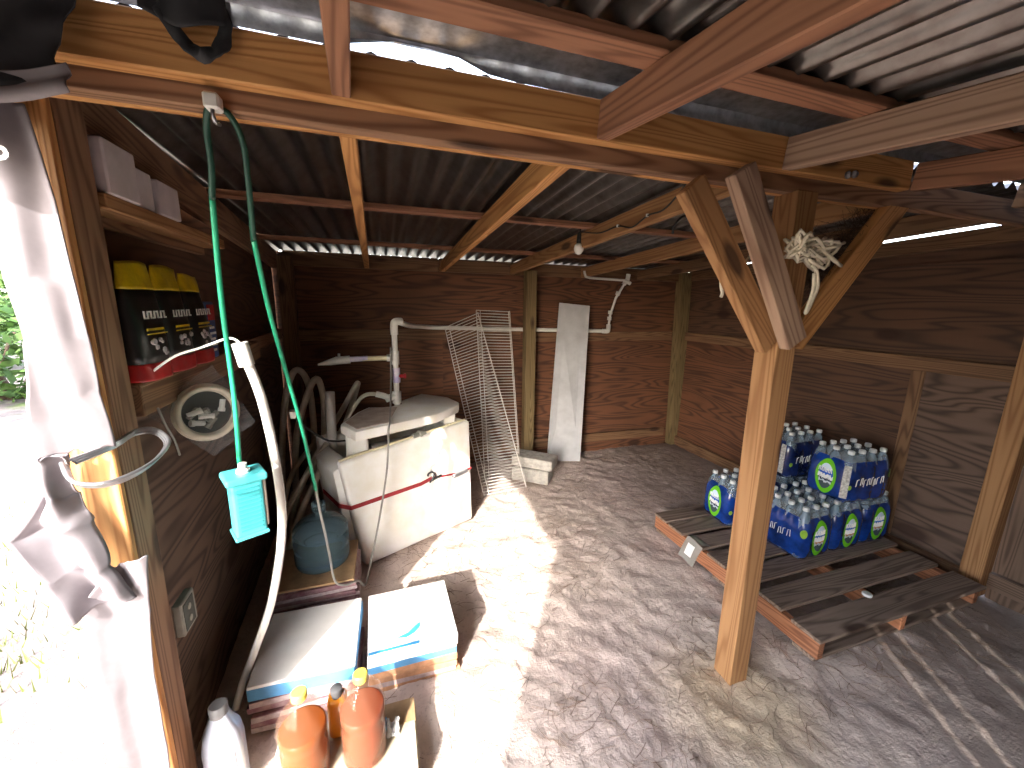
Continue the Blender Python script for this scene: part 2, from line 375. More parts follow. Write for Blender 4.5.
board('seam_batten', (XR-.004, 1.49, .1), (XR-.004, 1.50, 1.19), .07, .01, 'pine_dark', wr, up=(0, 1, 0))
for k in range(17):                                     # boarded front half of the right side
    y = .915-.145*k
    board('plank', (XR+.03, y+(.012 if k == 0 else 0), -.1), (XR+.03, y+(.012 if k == 0 else 0), zf(y)+.0), .160 if k == 0 else .139, .019, 'plank_dark', wr, up=(0, 1, 0))
board('bottom_rail', (XR, 1.0, .10), (XR, -1.42, .10), .09, .038, 'plank_dark', wr)
board('bottom_rail', (XR, 1.0, 1.0), (XR, -1.42, 1.0), .09, .038, 'plank_dark', wr)
# left wall, slightly out of square
def xl(y): return -.66-.052*(y-1.2)
wlft = empty('wall_left', (-.7, 2.3, 0), kind='structure')
for y0, y1, z0, z1 in ((1.13, 2.34, -.08, 1.24), (2.34, 3.57, -.08, 1.24), (1.13, 3.57, 1.24, 1.90)):
    board('plywood_panel', (xl(y0)-.03, y0, (z0+z1)/2), (xl(y1)-.03, y1, (z0+z1)/2), z1-z0, .012, 'ply_gray' if z0 < 1 else 'ply_right', wlft, bevel=.0004)
board('top_plate', (xl(1.15)+.026, 1.15, 1.965), (xl(3.55)+.005, 3.55, 1.845), .13, .038, 'pine_brown', wlft)
board('post', (-.66, 1.165, 0), (-.652, 1.165, 1.96), .09, .09, 'pine_brown', wlft, up=(0, 1, 0))
board('post_sunlit_face', (-.655, 1.108, 0), (-.655, 1.108, 1.96), .018, .09, 'pine_beam', wlft, up=(0, 1, 0))  # thin added board, its lighter pine colour paints the post's sunlit side
board('mid_rail', (xl(1.22)-.005, 1.22, 1.285), (xl(3.5)-.005, 3.5, 1.285), .075, .038, 'pine_brown', wlft)
for k in range(7):
    y = -.65-.145*k
    board('plank', (-.68, y, -.1), (-.68, y, zf(y)), .142, .019, 'plank_dark', wlft, up=(0, 1, 0))
board('jamb', (-.655, -.60, 0), (-.655, -.60, zf(-.60)), .09, .05, 'pine_dark', wlft, up=(0, 1, 0))
board('lintel', (-.68, -1.45, zf(-1.45)-.06), (-.68, 1.2, 1.985), .10, .038, 'pine_dark', wlft)
wf = empty('wall_front', (1.2, -1.47, 0), kind='structure')
for k in range(27):
    x = -.6+.1455*k; gap = .023 if k in (9, 12) else .004
    board('plank', (x, -1.47, -.1), (x, -1.47, zf(-1.47)+.01), .1455-gap, .019, 'plank_dark', wf, up=(1, 0, 0))
# ================================================================== roof
ceil = empty('ceiling', (1.2, 1, 2.1), kind='structure')
PITCHC, AMP = .085, .015
def sheet(name, x0, nc, ya, yb, zfun, lift, parent):
    n = nc*8; ny = 6
    def fn(u, v):
        x = x0+u*nc*PITCHC; y = ya+(yb-ya)*v
        return (x, y, zfun(y)+lift+AMP*math.cos(2*math.pi*x/PITCHC)+.002*noise.noise(Vector((x*2, y*2, 3))))
    o = MB().grid(fn, n, ny).build(name, 'galvanised', parent, smooth='all'); return o
for k in range(6):
    sheet('roof_sheet', -.85+k*.68, 9 if k < 5 else 8, 1.02, 3.74, zt, .036+.0015*(k % 2), ceil)
    sheet('roof_sheet', -.85+k*.68, 9 if k < 5 else 8, -1.62, .865, zf, .036+.0015*(k % 2), ceil)
for x, m in ((-.062, 'pine_beam'), (.507, 'pine_beam'), (1.14, 'pine_post'), (1.86, 'pine_post'), (2.5, 'pine_dark')):
    dx = -.05 if x < 0 else 0
    board('rafter', (x, 1.085, zt(1.085)-.045), (x+dx, 3.56, zt(3.56)-.045), .089, .038 if x < 1 else .042, m, ceil)
for y in (1.42, 2.06, 2.98):
    for x0, x1 in ((-.72, -.1), (-.04, .48), (.53, 1.11), (1.165, 1.83), (1.885, 2.47), (2.53, 3.12)):
        if y < 1.5: continue
        board('purlin', (x0-.03, y, zt(y)+.006), (x1+.03, y, zt(y)+.006), .026, .06, 'pine_red', ceil)
for x, m in ((-.064, 'pine_red'), (.562, 'pine_red'), (1.205, 'pine_gray'), (1.82, 'pine_red'), (2.46, 'pine_dark'), (3.08, 'pine_dark')):
    sk = .06 if x < 0 else .02
    board('rafter', (x, .997, zf(1.0)-.046), (x+sk*2.45, -1.45, zf(-1.45)-.046), .089, .038, m, ceil)
board('rafter', (-.62, .98, zf(.98)-.05), (-.62, -1.45, zf(-1.45)-.05), .089, .038, 'pine_dark', ceil)
for y in (.78, .1, -.6, -1.3):
    board('purlin', (-.7, y, zf(y)+.012), (3.2, y, zf(y)+.012), .026, .07, 'pine_red', ceil)
def flash():
    prof = [(.74, 2.085), (.80, 2.092), (.86, 2.100), (.92, 2.103), (.975, 2.103), (1.0, 2.099), (1.006, 2.089), (1.0, 2.083)]
    b = MB(); b.grid(lambda u, v: (-.84+4.1*u, prof[round(v*7)][0], prof[round(v*7)][1]+(-.0215+.0315*math.exp(-((-.84+4.1*u-.10)/.13)**4))*(v > .8)*(v-.8)*5), 60, 7)
    return b.build('ridge_flashing', 'flashing', ceil, smooth=True)
flash()
bm_ = empty('header_beam', (.6, 1.03, 1.92), 'long double pine header beam with knots spanning from left post over centre post', 'beam')
board('face_board', (-.60, 1.019, 2.012), (1.80, 1.019, 2.020), .095, .038, 'pine_beam', bm_)
board('rear_board', (-.62, 1.058, 1.972), (3.06, 1.058, 1.972), .092, .038, 'pine_brown', bm_)
board('under_board', (-.62, 1.087, 1.955), (1.80, 1.087, 1.955), .06, .02, 'pine_beam', bm_)
# bolts on the beam's face
for x, z in ((1.475, 1.985), (1.505, 1.99)):
    MB().lathe([(.012, 0), (.012, .006), (.006, .012)], 8).build('bolt', 'steel', bm_, mw=place((x, 1.0, z), rx=R(90)))
# ================================================================== centre post with braces
cp = empty('support_post', (1.375, 1.055, 0), 'square pine post in the middle of the sandy floor with diagonal braces under the beam', 'post')
board('post_shaft', (1.376, 1.056, -.03), (1.345, 1.065, 1.93), .088, .092, 'pine_post', cp, up=(0, 1, 0))
board('brace', (1.285, 1.035, 1.425), (.88, 1.035, 1.905), .089, .04, 'pine_post', cp, up=(1, 0, .8))
b_ = board('brace', (1.335, .985, 1.435), (1.01, .985, 1.945), .085, .04, 'pine_gray', cp, up=(1, 0, .6)); b_['label'] = 'weathered grey brace with nail holes'
board('brace', (1.43, 1.06, 1.43), (1.86, 1.06, 1.955), .089, .04, 'pine_beam', cp, up=(-1, 0, .8))
def rope(name, pts, r, mat, parent=None, smooth=5, n=6): return MB().tube(pts, r, n, smooth).build(name, mat, parent, smooth='all')
rp = empty('rope_bundle', (1.33, .97, 1.70), 'tangled white rope bundle stuffed in the fork of the centre post', 'rope')
rnd = random.Random(3); pts = []
for i in range(62):
    a = i*2.1; pts.append((1.325+.095*math.cos(a*.93+rnd.uniform(-.4, .4)), .965+.03*math.sin(a)+rnd.uniform(-.012, .012), 1.735+.045*math.sin(a*1.31+.6)+rnd.uniform(-.012, .012)))
MB().tube(pts, .0055, 6, 4).build('coil', 'rope_white', rp, smooth='all')
rope('tail', [(x-.175, y-.09, z-.035) for x, y, z in [(1.50, 1.06, 1.735), (1.525, 1.05, 1.71), (1.545, 1.05, 1.66), (1.53, 1.05, 1.61), (1.515, 1.05, 1.578), (1.51, 1.05, 1.575), (1.52, 1.05, 1.61), (1.535, 1.055, 1.65), (1.52, 1.05, 1.70)]], .006, 'rope_white', rp)
rp2 = rope('rope_end', [(1.175, 1.10, 1.66), (1.16, 1.10, 1.645), (1.14, 1.10, 1.66), (1.13, 1.10, 1.68), (1.115, 1.10, 1.675), (1.105, 1.10, 1.65), (1.11, 1.10, 1.62), (1.118, 1.10, 1.60), (1.114, 1.10, 1.585)], .0055, 'rope_white')
tag(rp2, 'short frayed white rope end hanging left of the centre post brace', 'rope')
MB().tube([(1.155, 1.08, 1.66), (1.19, 1.09, 1.70), (1.22, 1.09, 1.735), (1.26, 1.09, 1.75)], .0055, 6, 4).build('strand', 'rope_white', rp2, smooth='all')
ns = MB(); rnd = random.Random(5)
for i in range(1500):
    c = Vector((1.62+rnd.gauss(0, .11), 1.14+rnd.gauss(0, .03), 1.70+rnd.gauss(0, .055)))
    c.z = max(c.z, 1.50+abs(c.x-1.42)*1.05)
    d = Vector((rnd.gauss(0, 1), rnd.gauss(0, .5), rnd.gauss(0, .6))).normalized()*rnd.uniform(.03, .07); e = Vector((rnd.gauss(0, 1), rnd.gauss(0, 1), rnd.gauss(0, 1))).normalized()*.0016
    ns.add([c-d, c-d+e, c+d+e, c+d], [(0, 1, 2, 3)])
tag(ns.build('bird_nest', 'straw_dark'), 'dark straw nest packed behind the rope in the post fork', 'nest', kind='stuff')
# ================================================================== pallet
pal = empty('wooden_pallet', (2.35, 1.5, 0), 'weathered grey wooden pallet on the sand carrying the shrink-wrapped water packs', 'pallet')
PX0, PX1 = 1.755, 2.97
for x in (1.775, 2.34, 2.935):
    board('stringer', (x, .96, .072), (x, 2.07, .072), .09, .038, 'pallet_fresh', pal)
for k, (y, wd, m) in enumerate(((1.02, .135, 'pallet_wood'), (1.21, .135, 'pallet_wood'), (1.385, .12, 'pallet_wood'), (1.535, .13, 'pallet_wood'), (1.70, .12, 'pallet_wood'), (1.865, .13, 'pallet_wood'), (2.01, .12, 'pallet_wood'))):
    board('deck_board', (PX0+random.uniform(-.01, .01), y, .126), (PX1+random.uniform(-.01, .01), y+random.uniform(-.01, .01), .126), .018, wd, m, pal)
for y in (1.02, 1.5, 2.0):
    board('bottom_board', (PX0, y, .018), (PX1, y, .018), .018, .10, 'pallet_wood', pal)
tg = MB(); tg.grid(lambda u, v: (1.748-.004*math.sin(3*v)-.03*v, 1.755-.125*u+.03*v, .150-.145*v+.006*math.sin(5*u)), 6, 6)
tg.grid(lambda u, v: (1.752+.06*v, 1.755-.12*u, .1395+.0155*math.cos(1.57*v)), 6, 3)
tgo = tg.build('plastic_tag', 'sleeve', smooth='all'); tag(tgo, 'clear plastic sleeve with white slip draped over the pallet edge', 'tag')
MB().grid(lambda u, v: (1.738-.004*math.sin(3*(.2+.5*v))-.03*(.2+.5*v), 1.725-.055*u+.01*v, .127-.075*v), 3, 3).build('paper_slip', 'carton_white', tgo)
bc = MB().lathe([(.0, 0), (.02, 0), (.021, .004), (.021, .010), (.018, .013), (.0, .013)], 18, cap=False).build('loose_bottle_cap', 'cap_white', mw=place((2.268, 1.085, .136)), smooth=True)  # loose white bottle cap on the pallet
tag(bc, 'small round white bottle cap lying on the front deck boards of the pallet', 'disc')
# ================================================================== water packs
BOT = MB().lathe([(.034, 0), (.040, .008), (.0405, .07), (.038, .078), (.0405, .086), (.0405, .15), (.038, .158), (.0405, .166), (.040, .195), (.034, .23), (.024, .258), (.015, .276), (.0135, .282), (.0135, .29)], 12).mesh('bottle', 'bottle_pet', 'all')
CAP = MB().lathe([(.0160, .284), (.0165, .286), (.0165, .302), (.0145, .305)], 12).mesh('cap', 'cap_white', True)
PL, PW, PH = .342, .256, .245        # length, width, height of the printed film
def wrap_pt(u, v, off=0.0):
    """perimeter u (0..1) and height v (0..1) of the film around 6 x 4 bottles"""
    a = 2*math.pi*u; ex = 8.0
    ca, sa = math.cos(a), math.sin(a)
    r = (abs(ca)**ex+abs(sa)**ex)**(-1/ex); x = r*ca*PL/2; y = r*sa*PW/2
    sc = 1+.016*math.cos(math.pi*2*(x/PL*4))*(abs(sa) > .72)+.012*math.cos(math.pi*2*(y/PW*3))*(abs(ca) > .72)
    bul = 1-.12*max(0, (v-.70)/.30)**2-.07*max(0, (.16-v)/.16)**2
    k = (sc*bul); l = math.hypot(x, y)
    return ((x*k*(1+off/l)), (y*k*(1+off/l)), v*PH)
def water_pack(loc, rz, label, film, lab, ends=(1,), sides=(-1,), seed=1, h_clear=True):
    r = random.Random(seed); t = empty('water_pack', loc, label, 'water pack', 'shrink-wrapped packs of bottled water')
    M = place(loc, rz)
    o = MB().grid(lambda u, v: wrap_pt(u, v), 88, 10, loopu=True)
    n = 88; o.f.append(tuple(range(n))[::-1]); o.mi.append(0)
    wo = o.build('printed_film', film, t, smooth='all', mw=M)
    def top(u, v):
        x, y, z = wrap_pt(u, 1.0); q = 1-v; nb = .5+.5*math.cos(6.283*(x*q/PL*4))*math.cos(6.283*(y*q/PW*3))
        return (x*q*(1+.03*v), y*q, PH+min(1, v*3.2)*.030+.016*nb*min(1, v*3))
    MB().grid(top, 60, 8, loopu=True).build('clear_film', 'film_clear', t, smooth='all', mw=M)
    for i in range(4):
        for j in range(3):
            p = Vector(((i-1.5)*.0832, (j-1)*.0835, .003)); mw = M @ Matrix.Translation(p)
            b = bpy.data.objects.new('bottle', BOT); setup(b, mw, t)
            c = bpy.data.objects.new('cap', CAP); setup(c, mw, b)
    def patch(name, u0, v0, du, dv, mat, off=.0025, nr=6, na=28):
        b = MB(); idx = []
        for i in range(nr+1):
            for k in range(na):
                a = 6.28318*k/na; q = i/nr; b.v.append(wrap_pt(u0+du*q*math.cos(a), v0+dv*q*math.sin(a), off)); b.uv[len(b.v)-1] = (.5-.5*q*math.cos(a), .5+.5*q*math.sin(a))
        for i in range(nr):
            for k in range(na): b.f.append((i*na+k, i*na+(k+1) % na, (i+1)*na+(k+1) % na, (i+1)*na+k)); b.mi.append(0)
        return b.build(name, mat, t, smooth='all', mw=M)
    for e in ends:
        patch('oval_label', 0.0 if e > 0 else .5, .5, .072, .45, lab)
        b = MB(); uc = 0.0 if e > 0 else .5
        for rowv, hh in ((.66, .11), (.5, .12)):                         # white lettering strokes in the oval
            for q in range(5):
                u = uc+.04-.02*q; pts = [wrap_pt(u, rowv-hh/2, .005), wrap_pt(u-.004, rowv+hh*.5, .005), wrap_pt(u-.010, rowv+hh*(.1 if q % 2 else .4), .005), wrap_pt(u-.012, rowv-hh/2, .005)]
                b.tube(pts, .0022, 4)
        b.build('oval_print', 'white_plastic', t, mw=M)
    for s in sides:
        uc = .25 if s > 0 else .75
        b = MB()
        for q in range(8):
            u = uc+.10-.022*q-(.0 if s < 0 else 0); u = uc+(.09-.022*q)*(-1)
            v0 = .52+.03*math.sin(q*2.1)
            b.tube([wrap_pt(u, v0-.09, .004), wrap_pt(u+.002, v0+.07, .004), wrap_pt(u+.011, v0+.09, .004), wrap_pt(u+.013, v0-.07, .004)][: 3+q % 2], .0022, 4)
        b.build('side_lettering', 'white_plastic', t, mw=M)
        patch('lime_spot', uc+.125, .66, .014, .11, 'lime', nr=3, na=14)
        patch('lime_spot', uc-.115, .40, .008, .06, 'lime', nr=3, na=12)
    return t
def paper_panel(t, loc, rz, u0, name='nutrition_panel'):
    b = MB(); b.grid(lambda u, v: wrap_pt(u0+.03*(u-.5), .12+.8*v, .004), 4, 8); b.build(name, 'pack_paper', t, smooth='all', mw=place(loc, rz))
DZ = .136
L0 = place
def wp(x, y, z, deg, *a, **k): return water_pack((x, y, z), R(deg), *a, **k)
wp(2.325, 1.552, DZ, -88, 'blue water pack on the pallet just right of the centre post, lower front row', 'film_blue', 'label_b', (1,), (-1,), seed=1)
wp(2.593, 1.556, DZ, -90, 'blue water pack in the middle of the lower front row on the pallet', 'film_blue', 'label_b', (1,), (), seed=2)
wp(2.861, 1.562, DZ, -91, 'blue water pack at the wall end of the lower front row on the pallet', 'film_blue', 'label_b', (1,), (), seed=3)
wp(2.262, 1.885, DZ, 173, 'water pack at the far left of the pallet, seen left of the centre post', 'film_blue', 'label_a', (1,), (1,), seed=4)
wp(2.68, 1.88, DZ, 180, 'dark water pack at the back of the pallet beneath another pack', 'film_navy', 'label_a', (), (1,), seed=5)
E5 = (2.66, 1.86, DZ+.307); t = wp(*E5, 0, 'navy upper water pack at the back with white side lettering', 'film_navy', 'label_a', (), (-1,), seed=6)
paper_panel(t, E5, 0, .585)
E6 = (2.675, 1.505, DZ+.307); t = wp(*E6, 176, 'upper water pack in front with a green oval label facing the post', 'film_blue', 'label_a', (1,), (1,), seed=7)
paper_panel(t, E6, R(176), .115)
# ================================================================== insulated foam pump box
U = Vector((.903, .43, 0)); N = Vector((-.43, .903, 0)); CO = Vector((-.164, 2.219, 0))
def cb(u, n, z): return CO+U*u+N*n+Vector((0, 0, z))
fb = empty('foam_pump_box', (.2, 2.5, 0), 'large stained white foam box with red strap standing below the wall pipe', 'foam box')
b = MB()   # front slab, tapered at the left, top edge rising to the right
b.hexa([cb(0, 0, 0), cb(.80, 0, 0), cb(.80, .07, 0), cb(0, .07, 0)], [cb(-.105, 0, .68), cb(.775, 0, .755), cb(.775, .07, .755), cb(-.105, .07, .68)])
b.build('front_slab', 'foam', fb, smooth=True, bevel=.02, seg=3)
b = MB(); b.hexa([cb(.735, .06, 0), cb(.80, .06, 0), cb(.80, .54, 0), cb(.735, .54, 0)], [cb(.71, .06, .75), cb(.775, .06, .75), cb(.775, .54, .72), cb(.71, .54, .72)])
b.build('side_slab', 'foam', fb, smooth=True, bevel=.015, seg=2)
b = MB(); b.hexa([cb(-.05, .055, 0), cb(.0, .055, 0), cb(.0, .40, 0), cb(-.05, .40, 0)], [cb(-.13, .055, .62), cb(-.03, .055, .66), cb(-.03, .40, .66), cb(-.12, .40, .62)])
b.build('side_slab', 'foam', fb, smooth=True, bevel=.015, seg=2)
b = MB(); b.hexa([cb(-.03, .50, 0), cb(.80, .50, 0), cb(.80, .56, 0), cb(-.03, .56, 0)], [cb(-.06, .50, .68), cb(.775, .50, .72), cb(.775, .56, .72), cb(-.06, .56, .68)])
b.build('back_slab', 'foam', fb, smooth=True, bevel=.015, seg=2)
b = MB(); b.box((0, -.006, -.006), (.86, .006, .006)); b.build('rim_strip', 'pvc_cream', fb, mw=frame(cb(-.10, .035, .686), cb(.74, .035, .755)))
sp = MB(); zs = .405                                    # strap runs round the box
def strap_ring(path, w=.024, th=.004):
    b = MB(); n = len(path)
    for i in range(n-1):
        a, c = Vector(path[i]), Vector(path[i+1]); d = (c-a).normalized(); o = d.cross(Vector((0, 0, 1)))*th
        b.hexa([a+Vector((0, 0, -w/2)), c+Vector((0, 0, -w/2)), c-o+Vector((0, 0, -w/2)), a-o+Vector((0, 0, -w/2))], [a+Vector((0, 0, w/2)), c+Vector((0, 0, w/2)), c-o+Vector((0, 0, w/2)), a-o+Vector((0, 0, w/2))])
    return b
strap_ring([cb(-.113, .30, .41), cb(-.108, .06, .41), cb(-.063, -.004, .405), cb(.38, -.004, .41), cb(.46, -.005, .425)]).build('strap', 'red_strap', fb)
strap_ring([cb(.46, -.005, .425), cb(.66, -.005, .40), cb(.785, -.004, .405), cb(.797, .10, .41), cb(.797, .5, .41)], .012).build('strap_tail', 'red_strap', fb)
MB().tube([cb(.44, -.012, .405), cb(.455, -.018, .425), cb(.47, -.018, .455), cb(.455, -.016, .475), cb(.43, -.016, .47), cb(.425, -.016, .455)], .006, 6, 4).build('hook', 'black_rubber', fb, smooth='all')
MB().tube([cb(.455, -.012, .415), cb(.50, -.012, .425), cb(.53, -.01, .43)], .007, 6, 3).build('strap_clip', 'black_rubber', fb, smooth='all')
b = MB(); b.box((-.06, -.015, -.012), (.06, .015, .012)); b.build('buckle', 'steel', fb, bevel=.004, mw=frame(cb(.68, -.012, .40), cb(.8, -.012, .415)))
lid = empty('foam_lid', (.1, 2.5, .75), 'angular white foam slab lying askew as the lid of the big foam box', 'foam slab')  # lid of the foam pump box
LP = [(-.262, 2.329), (-.172, 2.16), (.009, 2.25), (.294, 2.401), (.465, 2.60), (.482, 2.67), (.43, 2.837), (.25, 3.0), (.10, 2.822), (.09, 2.72), (.02, 2.66), (-.06, 2.663), (-.123, 2.678), (-.185, 2.568)]
MB().prism(LP, .80, .86).build('slab', 'foam', lid, smooth=True, bevel=.012, seg=2)
MB().prism([(-.235, 2.345), (-.165, 2.20), (.0, 2.285), (.06, 2.62), (-.06, 2.635), (-.11, 2.645), (-.165, 2.55)], .858, .8655).build('brown_patch', 'foam_brown', lid, bevel=.003)  # browner, slightly raised area on the left part of the slab top
MB().box((-.24, 2.33, .62), (-.12, 2.55, .803)).build('support', 'foam', lid, bevel=.01, mw=Matrix.Identity(4))
MB().box((.36, 2.58, .70), (.44, 2.76, .803)).build('support', 'foam', lid, bevel=.01)
pmp = empty('pump_fitting', (.15, 2.45, .7), 'grey pump fittings visible in the gap under the foam lid', 'pump')
MB().lathe([(.04, 0), (.045, .02), (.045, .28), (.03, .30), (.03, .36)], 16).build('body', 'steel', pmp, smooth=True, mw=frame((.0, 2.45, .655), (.2, 2.53, .655)) @ Matrix.Rotation(R(90), 4, 'Y') @ Matrix.Translation((0, 0, -.12)))
MB().lathe([(.02, 0), (.02, .04), (.028, .045), (.028, .06), (.02, .065), (.02, .09)], 12).build('valve', 'outlet_grey', pmp, smooth=True, mw=place((.14, 2.40, .725), rz=R(28), ry=R(90)))
MB().box((.12, .12, .2), (.5, .4, .60)).build('tank', 'outlet_dark', pmp, bevel=.02, mw=Matrix(((U.x, N.x, 0, CO.x), (U.y, N.y, 0, CO.y), (0, 0, 1, 0), (0, 0, 0, 1))))
# ================================================================== plumbing
def fit(b, p, d, r, l):
    d = Vector(d).normalized(); p = Vector(p); b.tube([p-d*l/2, p+d*l/2], r, 12); return b
pm = empty('pvc_plumbing', (.06, 2.72, .86), 'white pvc water line rising from the foam box and running along the back wall', 'pipe')
RX, RY = .064, 2.745
MB().tube([(RX, RY, .78), (RX, RY, 1.40)], .019, 12).build('riser', 'pvc', pm, smooth=True)
b = MB(); b.tube([(RX, RY, 1.33), (RX, RY, 1.39), (RX+.01, RY+.005, 1.415), (RX+.05, RY+.03, 1.415)], .025, 12, 4); b.build('elbow', 'pvc', pm, smooth=True)
MB().tube([(RX+.03, RY+.02, 1.413), (.19, 3.1, 1.368), (.30, 3.38, 1.345), (.42, 3.50, 1.330), (.6, 3.512, 1.326), (1.3, 3.512, 1.31), (2.13, 3.512, 1.293)], .0185, 10, 4).build('wall_pipe', 'pvc', pm, smooth=True)
b = MB(); b.tube([(2.10, 3.512, 1.293), (2.155, 3.512, 1.293), (2.165, 3.512, 1.31), (2.165, 3.51, 1.36)], .023, 10, 3); b.build('elbow', 'pvc', pm, smooth=True)
MB().tube([(2.165, 3.51, 1.34), (2.168, 3.50, 1.45), (2.20, 3.47, 1.62), (2.27, 3.43, 1.775)], .0125, 10).build('flex_riser', 'pvc', pm, smooth=True)
for q, (p0, d) in enumerate((((2.166, 3.505, 1.42), (0, 0, 1)), ((2.168, 3.50, 1.48), (0, 0, 1)), ((2.215, 3.46, 1.665), (.25, -.1, .7)))):
    fit(MB(), p0, d, .022, .035).build('coupling', 'pvc', pm, smooth=True)
b = MB(); b.tube([(2.255, 3.435, 1.75), (2.285, 3.42, 1.80), (2.292, 3.42, 1.85)], .022, 10); b.tube([(2.25, 3.42, 1.79), (2.31, 3.40, 1.76)], .018, 10); b.build('tee', 'pvc', pm, smooth=True)
MB().tube([(2.27, 3.42, 1.79), (1.86, 3.40, 1.80), (1.81, 3.40, 1.825), (1.80, 3.40, 1.86)], .011, 8, 3).build('branch_pipe', 'pvc', pm, smooth=True)
b = MB(); fit(b, (RX, RY, 1.175), (0, 0, 1), .026, .09); fit(b, (RX-.03, RY, 1.175), (1, 0, 0), .024, .05); b.build('tee', 'pvc', pm, smooth=True)
fit(MB(), (RX-.055, RY, 1.175), (1, 0, 0), .017, .05).build('brass_nipple', 'pvc_cream', pm, smooth=True)
MB().tube([(RX-.05, RY, 1.176), (-.20, RY, 1.172)], .017, 10).build('branch_pipe', 'pvc_cream', pm, smooth=True)
MB().tube([(-.11, RY, 1.175), (-.235, RY, 1.17)], .0175, 10).build('primer_band', 'pvc_primer', pm, smooth=True)
MB().tube([(-.22, RY, 1.17), (-.30, RY, 1.165), (-.34, RY, 1.155), (-.41, RY-.02, 1.145)], lambda u: .026-.02*max(0, u-.55)/.45, 12).build('spigot', 'pvc', pm, smooth=True)
fit(MB(), (-.285, RY, 1.185), (0, 0, 1), .008, .05).build('spigot_stem', 'pvc', pm, smooth=True)
fit(MB(), (RX+.003, RY, 1.055), (0, 0, 1), .025, .10).build('ball_valve', 'pvc_primer', pm, smooth=True)
b = MB(); fit(b, (RX+.04, RY-.012, 1.05), (1, -.3, 0), .012, .05); b.box((RX+.05, RY-.03, 1.035), (RX+.066, RY, 1.066)); b.build('valve_handle', 'red', pm, bevel=.003)
b = MB(); fit(b, (RX, RY, .90), (0, 0, 1), .03, .08); fit(b, (RX-.04, RY-.015, .905), (1, .3, .25), .024, .07); b.build('tee', 'pvc', pm, smooth=True)
MB().tube([(RX-.05, RY-.02, .90), (-.02, 2.70, .925), (-.07, 2.70, .94)], .02, 10, 3).build('hose_barb', 'pvc', pm, smooth=True)
MB().tube([(-.06, 2.70, .938), (-.13, 2.72, .935), (-.20, 2.80, .86), (-.33, 2.84, .64), (-.45, 2.86, .40)], .013, 8, 4).build('supply_hose', 'hose_beige', pm, smooth='all')
# ================================================================== hoses, pipes and cords at the left
HB = 'hoses leaning in the back left corner'
def hose(pts, r, label, mat='hose_beige'):
    o = MB().tube(pts, r, 10, 6).build('hose', mat, smooth='all'); return tag(o, label, 'hose', HB)
hose([(-.75, 2.98, .03), (-.72, 2.95, .465), (-.655, 2.92, .886), (-.587, 2.95, 1.075), (-.524, 3.0, .976), (-.515, 3.02, .631), (-.55, 3.02, .05)], .021, 'tallest arched beige hose loop nearest the back left corner')
hose([(-.64, 2.85, .03), (-.602, 2.82, .562), (-.524, 2.80, .868), (-.447, 2.85, 1.032), (-.423, 2.93, .859), (-.45, 2.95, .491), (-.49, 2.95, .03)], .021, 'arched beige hose loop just left of the upright white pipe')
hose([(-.66, 2.70, .03), (-.574, 2.70, .317), (-.415, 2.80, .615), (-.284, 2.90, .827), (-.20, 2.98, .965), (-.235, 3.06, .837), (-.35, 3.15, .506), (-.45, 3.2, .03)], .019, 'slanting beige hose loop passing behind the upright white pipe')
hose([(-.61, 2.60, .03), (-.517, 2.645, .30), (-.40, 2.73, .505), (-.30, 2.83, .64)], .018, 'lowest slanting beige hose behind the blue water jug')
hose([(-.70, 2.66, .03), (-.66, 2.72, .30), (-.60, 2.78, .45), (-.49, 2.87, .58)], .017, 'short beige hose crossing behind the green cord')
hose([(-.66, 2.20, .03), (-.585, 2.35, .33), (-.455, 2.48, .563), (-.37, 2.565, .67)], .016, 'front slanting beige hose between the wall and the foam box')
hose([(-.60, 2.27, .03), (-.535, 2.37, .28), (-.43, 2.47, .48), (-.385, 2.55, .58)], .016, 'beige hose just behind the blue jug rising to the foam box')
o = MB().tube([(-.362, 2.64, .03), (-.34, 2.62, .985)], .0285, 16, cap=False)
o.tube([(-.34, 2.62, .985), (-.341, 2.62, .90)], .024, 16, cap=False)
tag(o.build('upright_pipe', 'pvc', smooth=True), 'open-ended white pvc pipe standing upright behind the foam lid', 'pipe')
bp = MB().tube([(-.420, 1.98, 1.02), (-.395, 2.15, .90), (-.33, 2.35, .76), (-.25, 2.5, .70)], .006, 6, 4).build('black_cable', 'black_rubber', smooth='all')
tag(bp, 'thin black cable dropping from the green cord to the foam box', 'cable')
MB().box((-.012, -.012, -.02), (.012, .012, .02)).build('connector', 'white_plastic', bp, bevel=.003, mw=place((-.418, 1.97, 1.03), rx=R(20)))
bh = empty('bent_pipe', (-.56, 1.46, .1), 'long bowed white pvc pipe leaning beside the left wall', 'pipe')
MB().tube([(-.388, 1.30, 1.40), (-.359, 1.32, 1.251), (-.347, 1.35, 1.011), (-.359, 1.38, .782), (-.425, 1.42, .492), (-.507, 1.45, .274), (-.563, 1.46, .134), (-.60, 1.47, .02)], .0135, 12, 6).build('pipe', 'pvc', bh, smooth='all')
MB().tube([(-.392, 1.298, 1.425), (-.382, 1.303, 1.36)], .021, 12).build('end_coupling', 'pvc', bh, smooth=True)
MB().tube([(-.388, 1.30, 1.42), (-.405, 1.30, 1.436), (-.427, 1.30, 1.436), (-.481, 1.28, 1.414), (-.527, 1.25, 1.397), (-.575, 1.24, 1.36)], .0035, 6, 5).build('tie_line', 'white_plastic', bh, smooth='all')
ec = empty('extension_cord', (-.3, 1.03, 1.9), 'green cord looped over a hook on the beam carrying a teal plastic outlet box', 'cord')
MB().tube([(-.30, 1.032, 1.925), (-.318, 1.035, 1.922), (-.333, 1.06, 1.89), (-.342, 1.09, 1.83), (-.358, 1.12, 1.767)], .0065, 8, 5).build('cord_top', 'green_cord_shaded', ec, smooth='all')
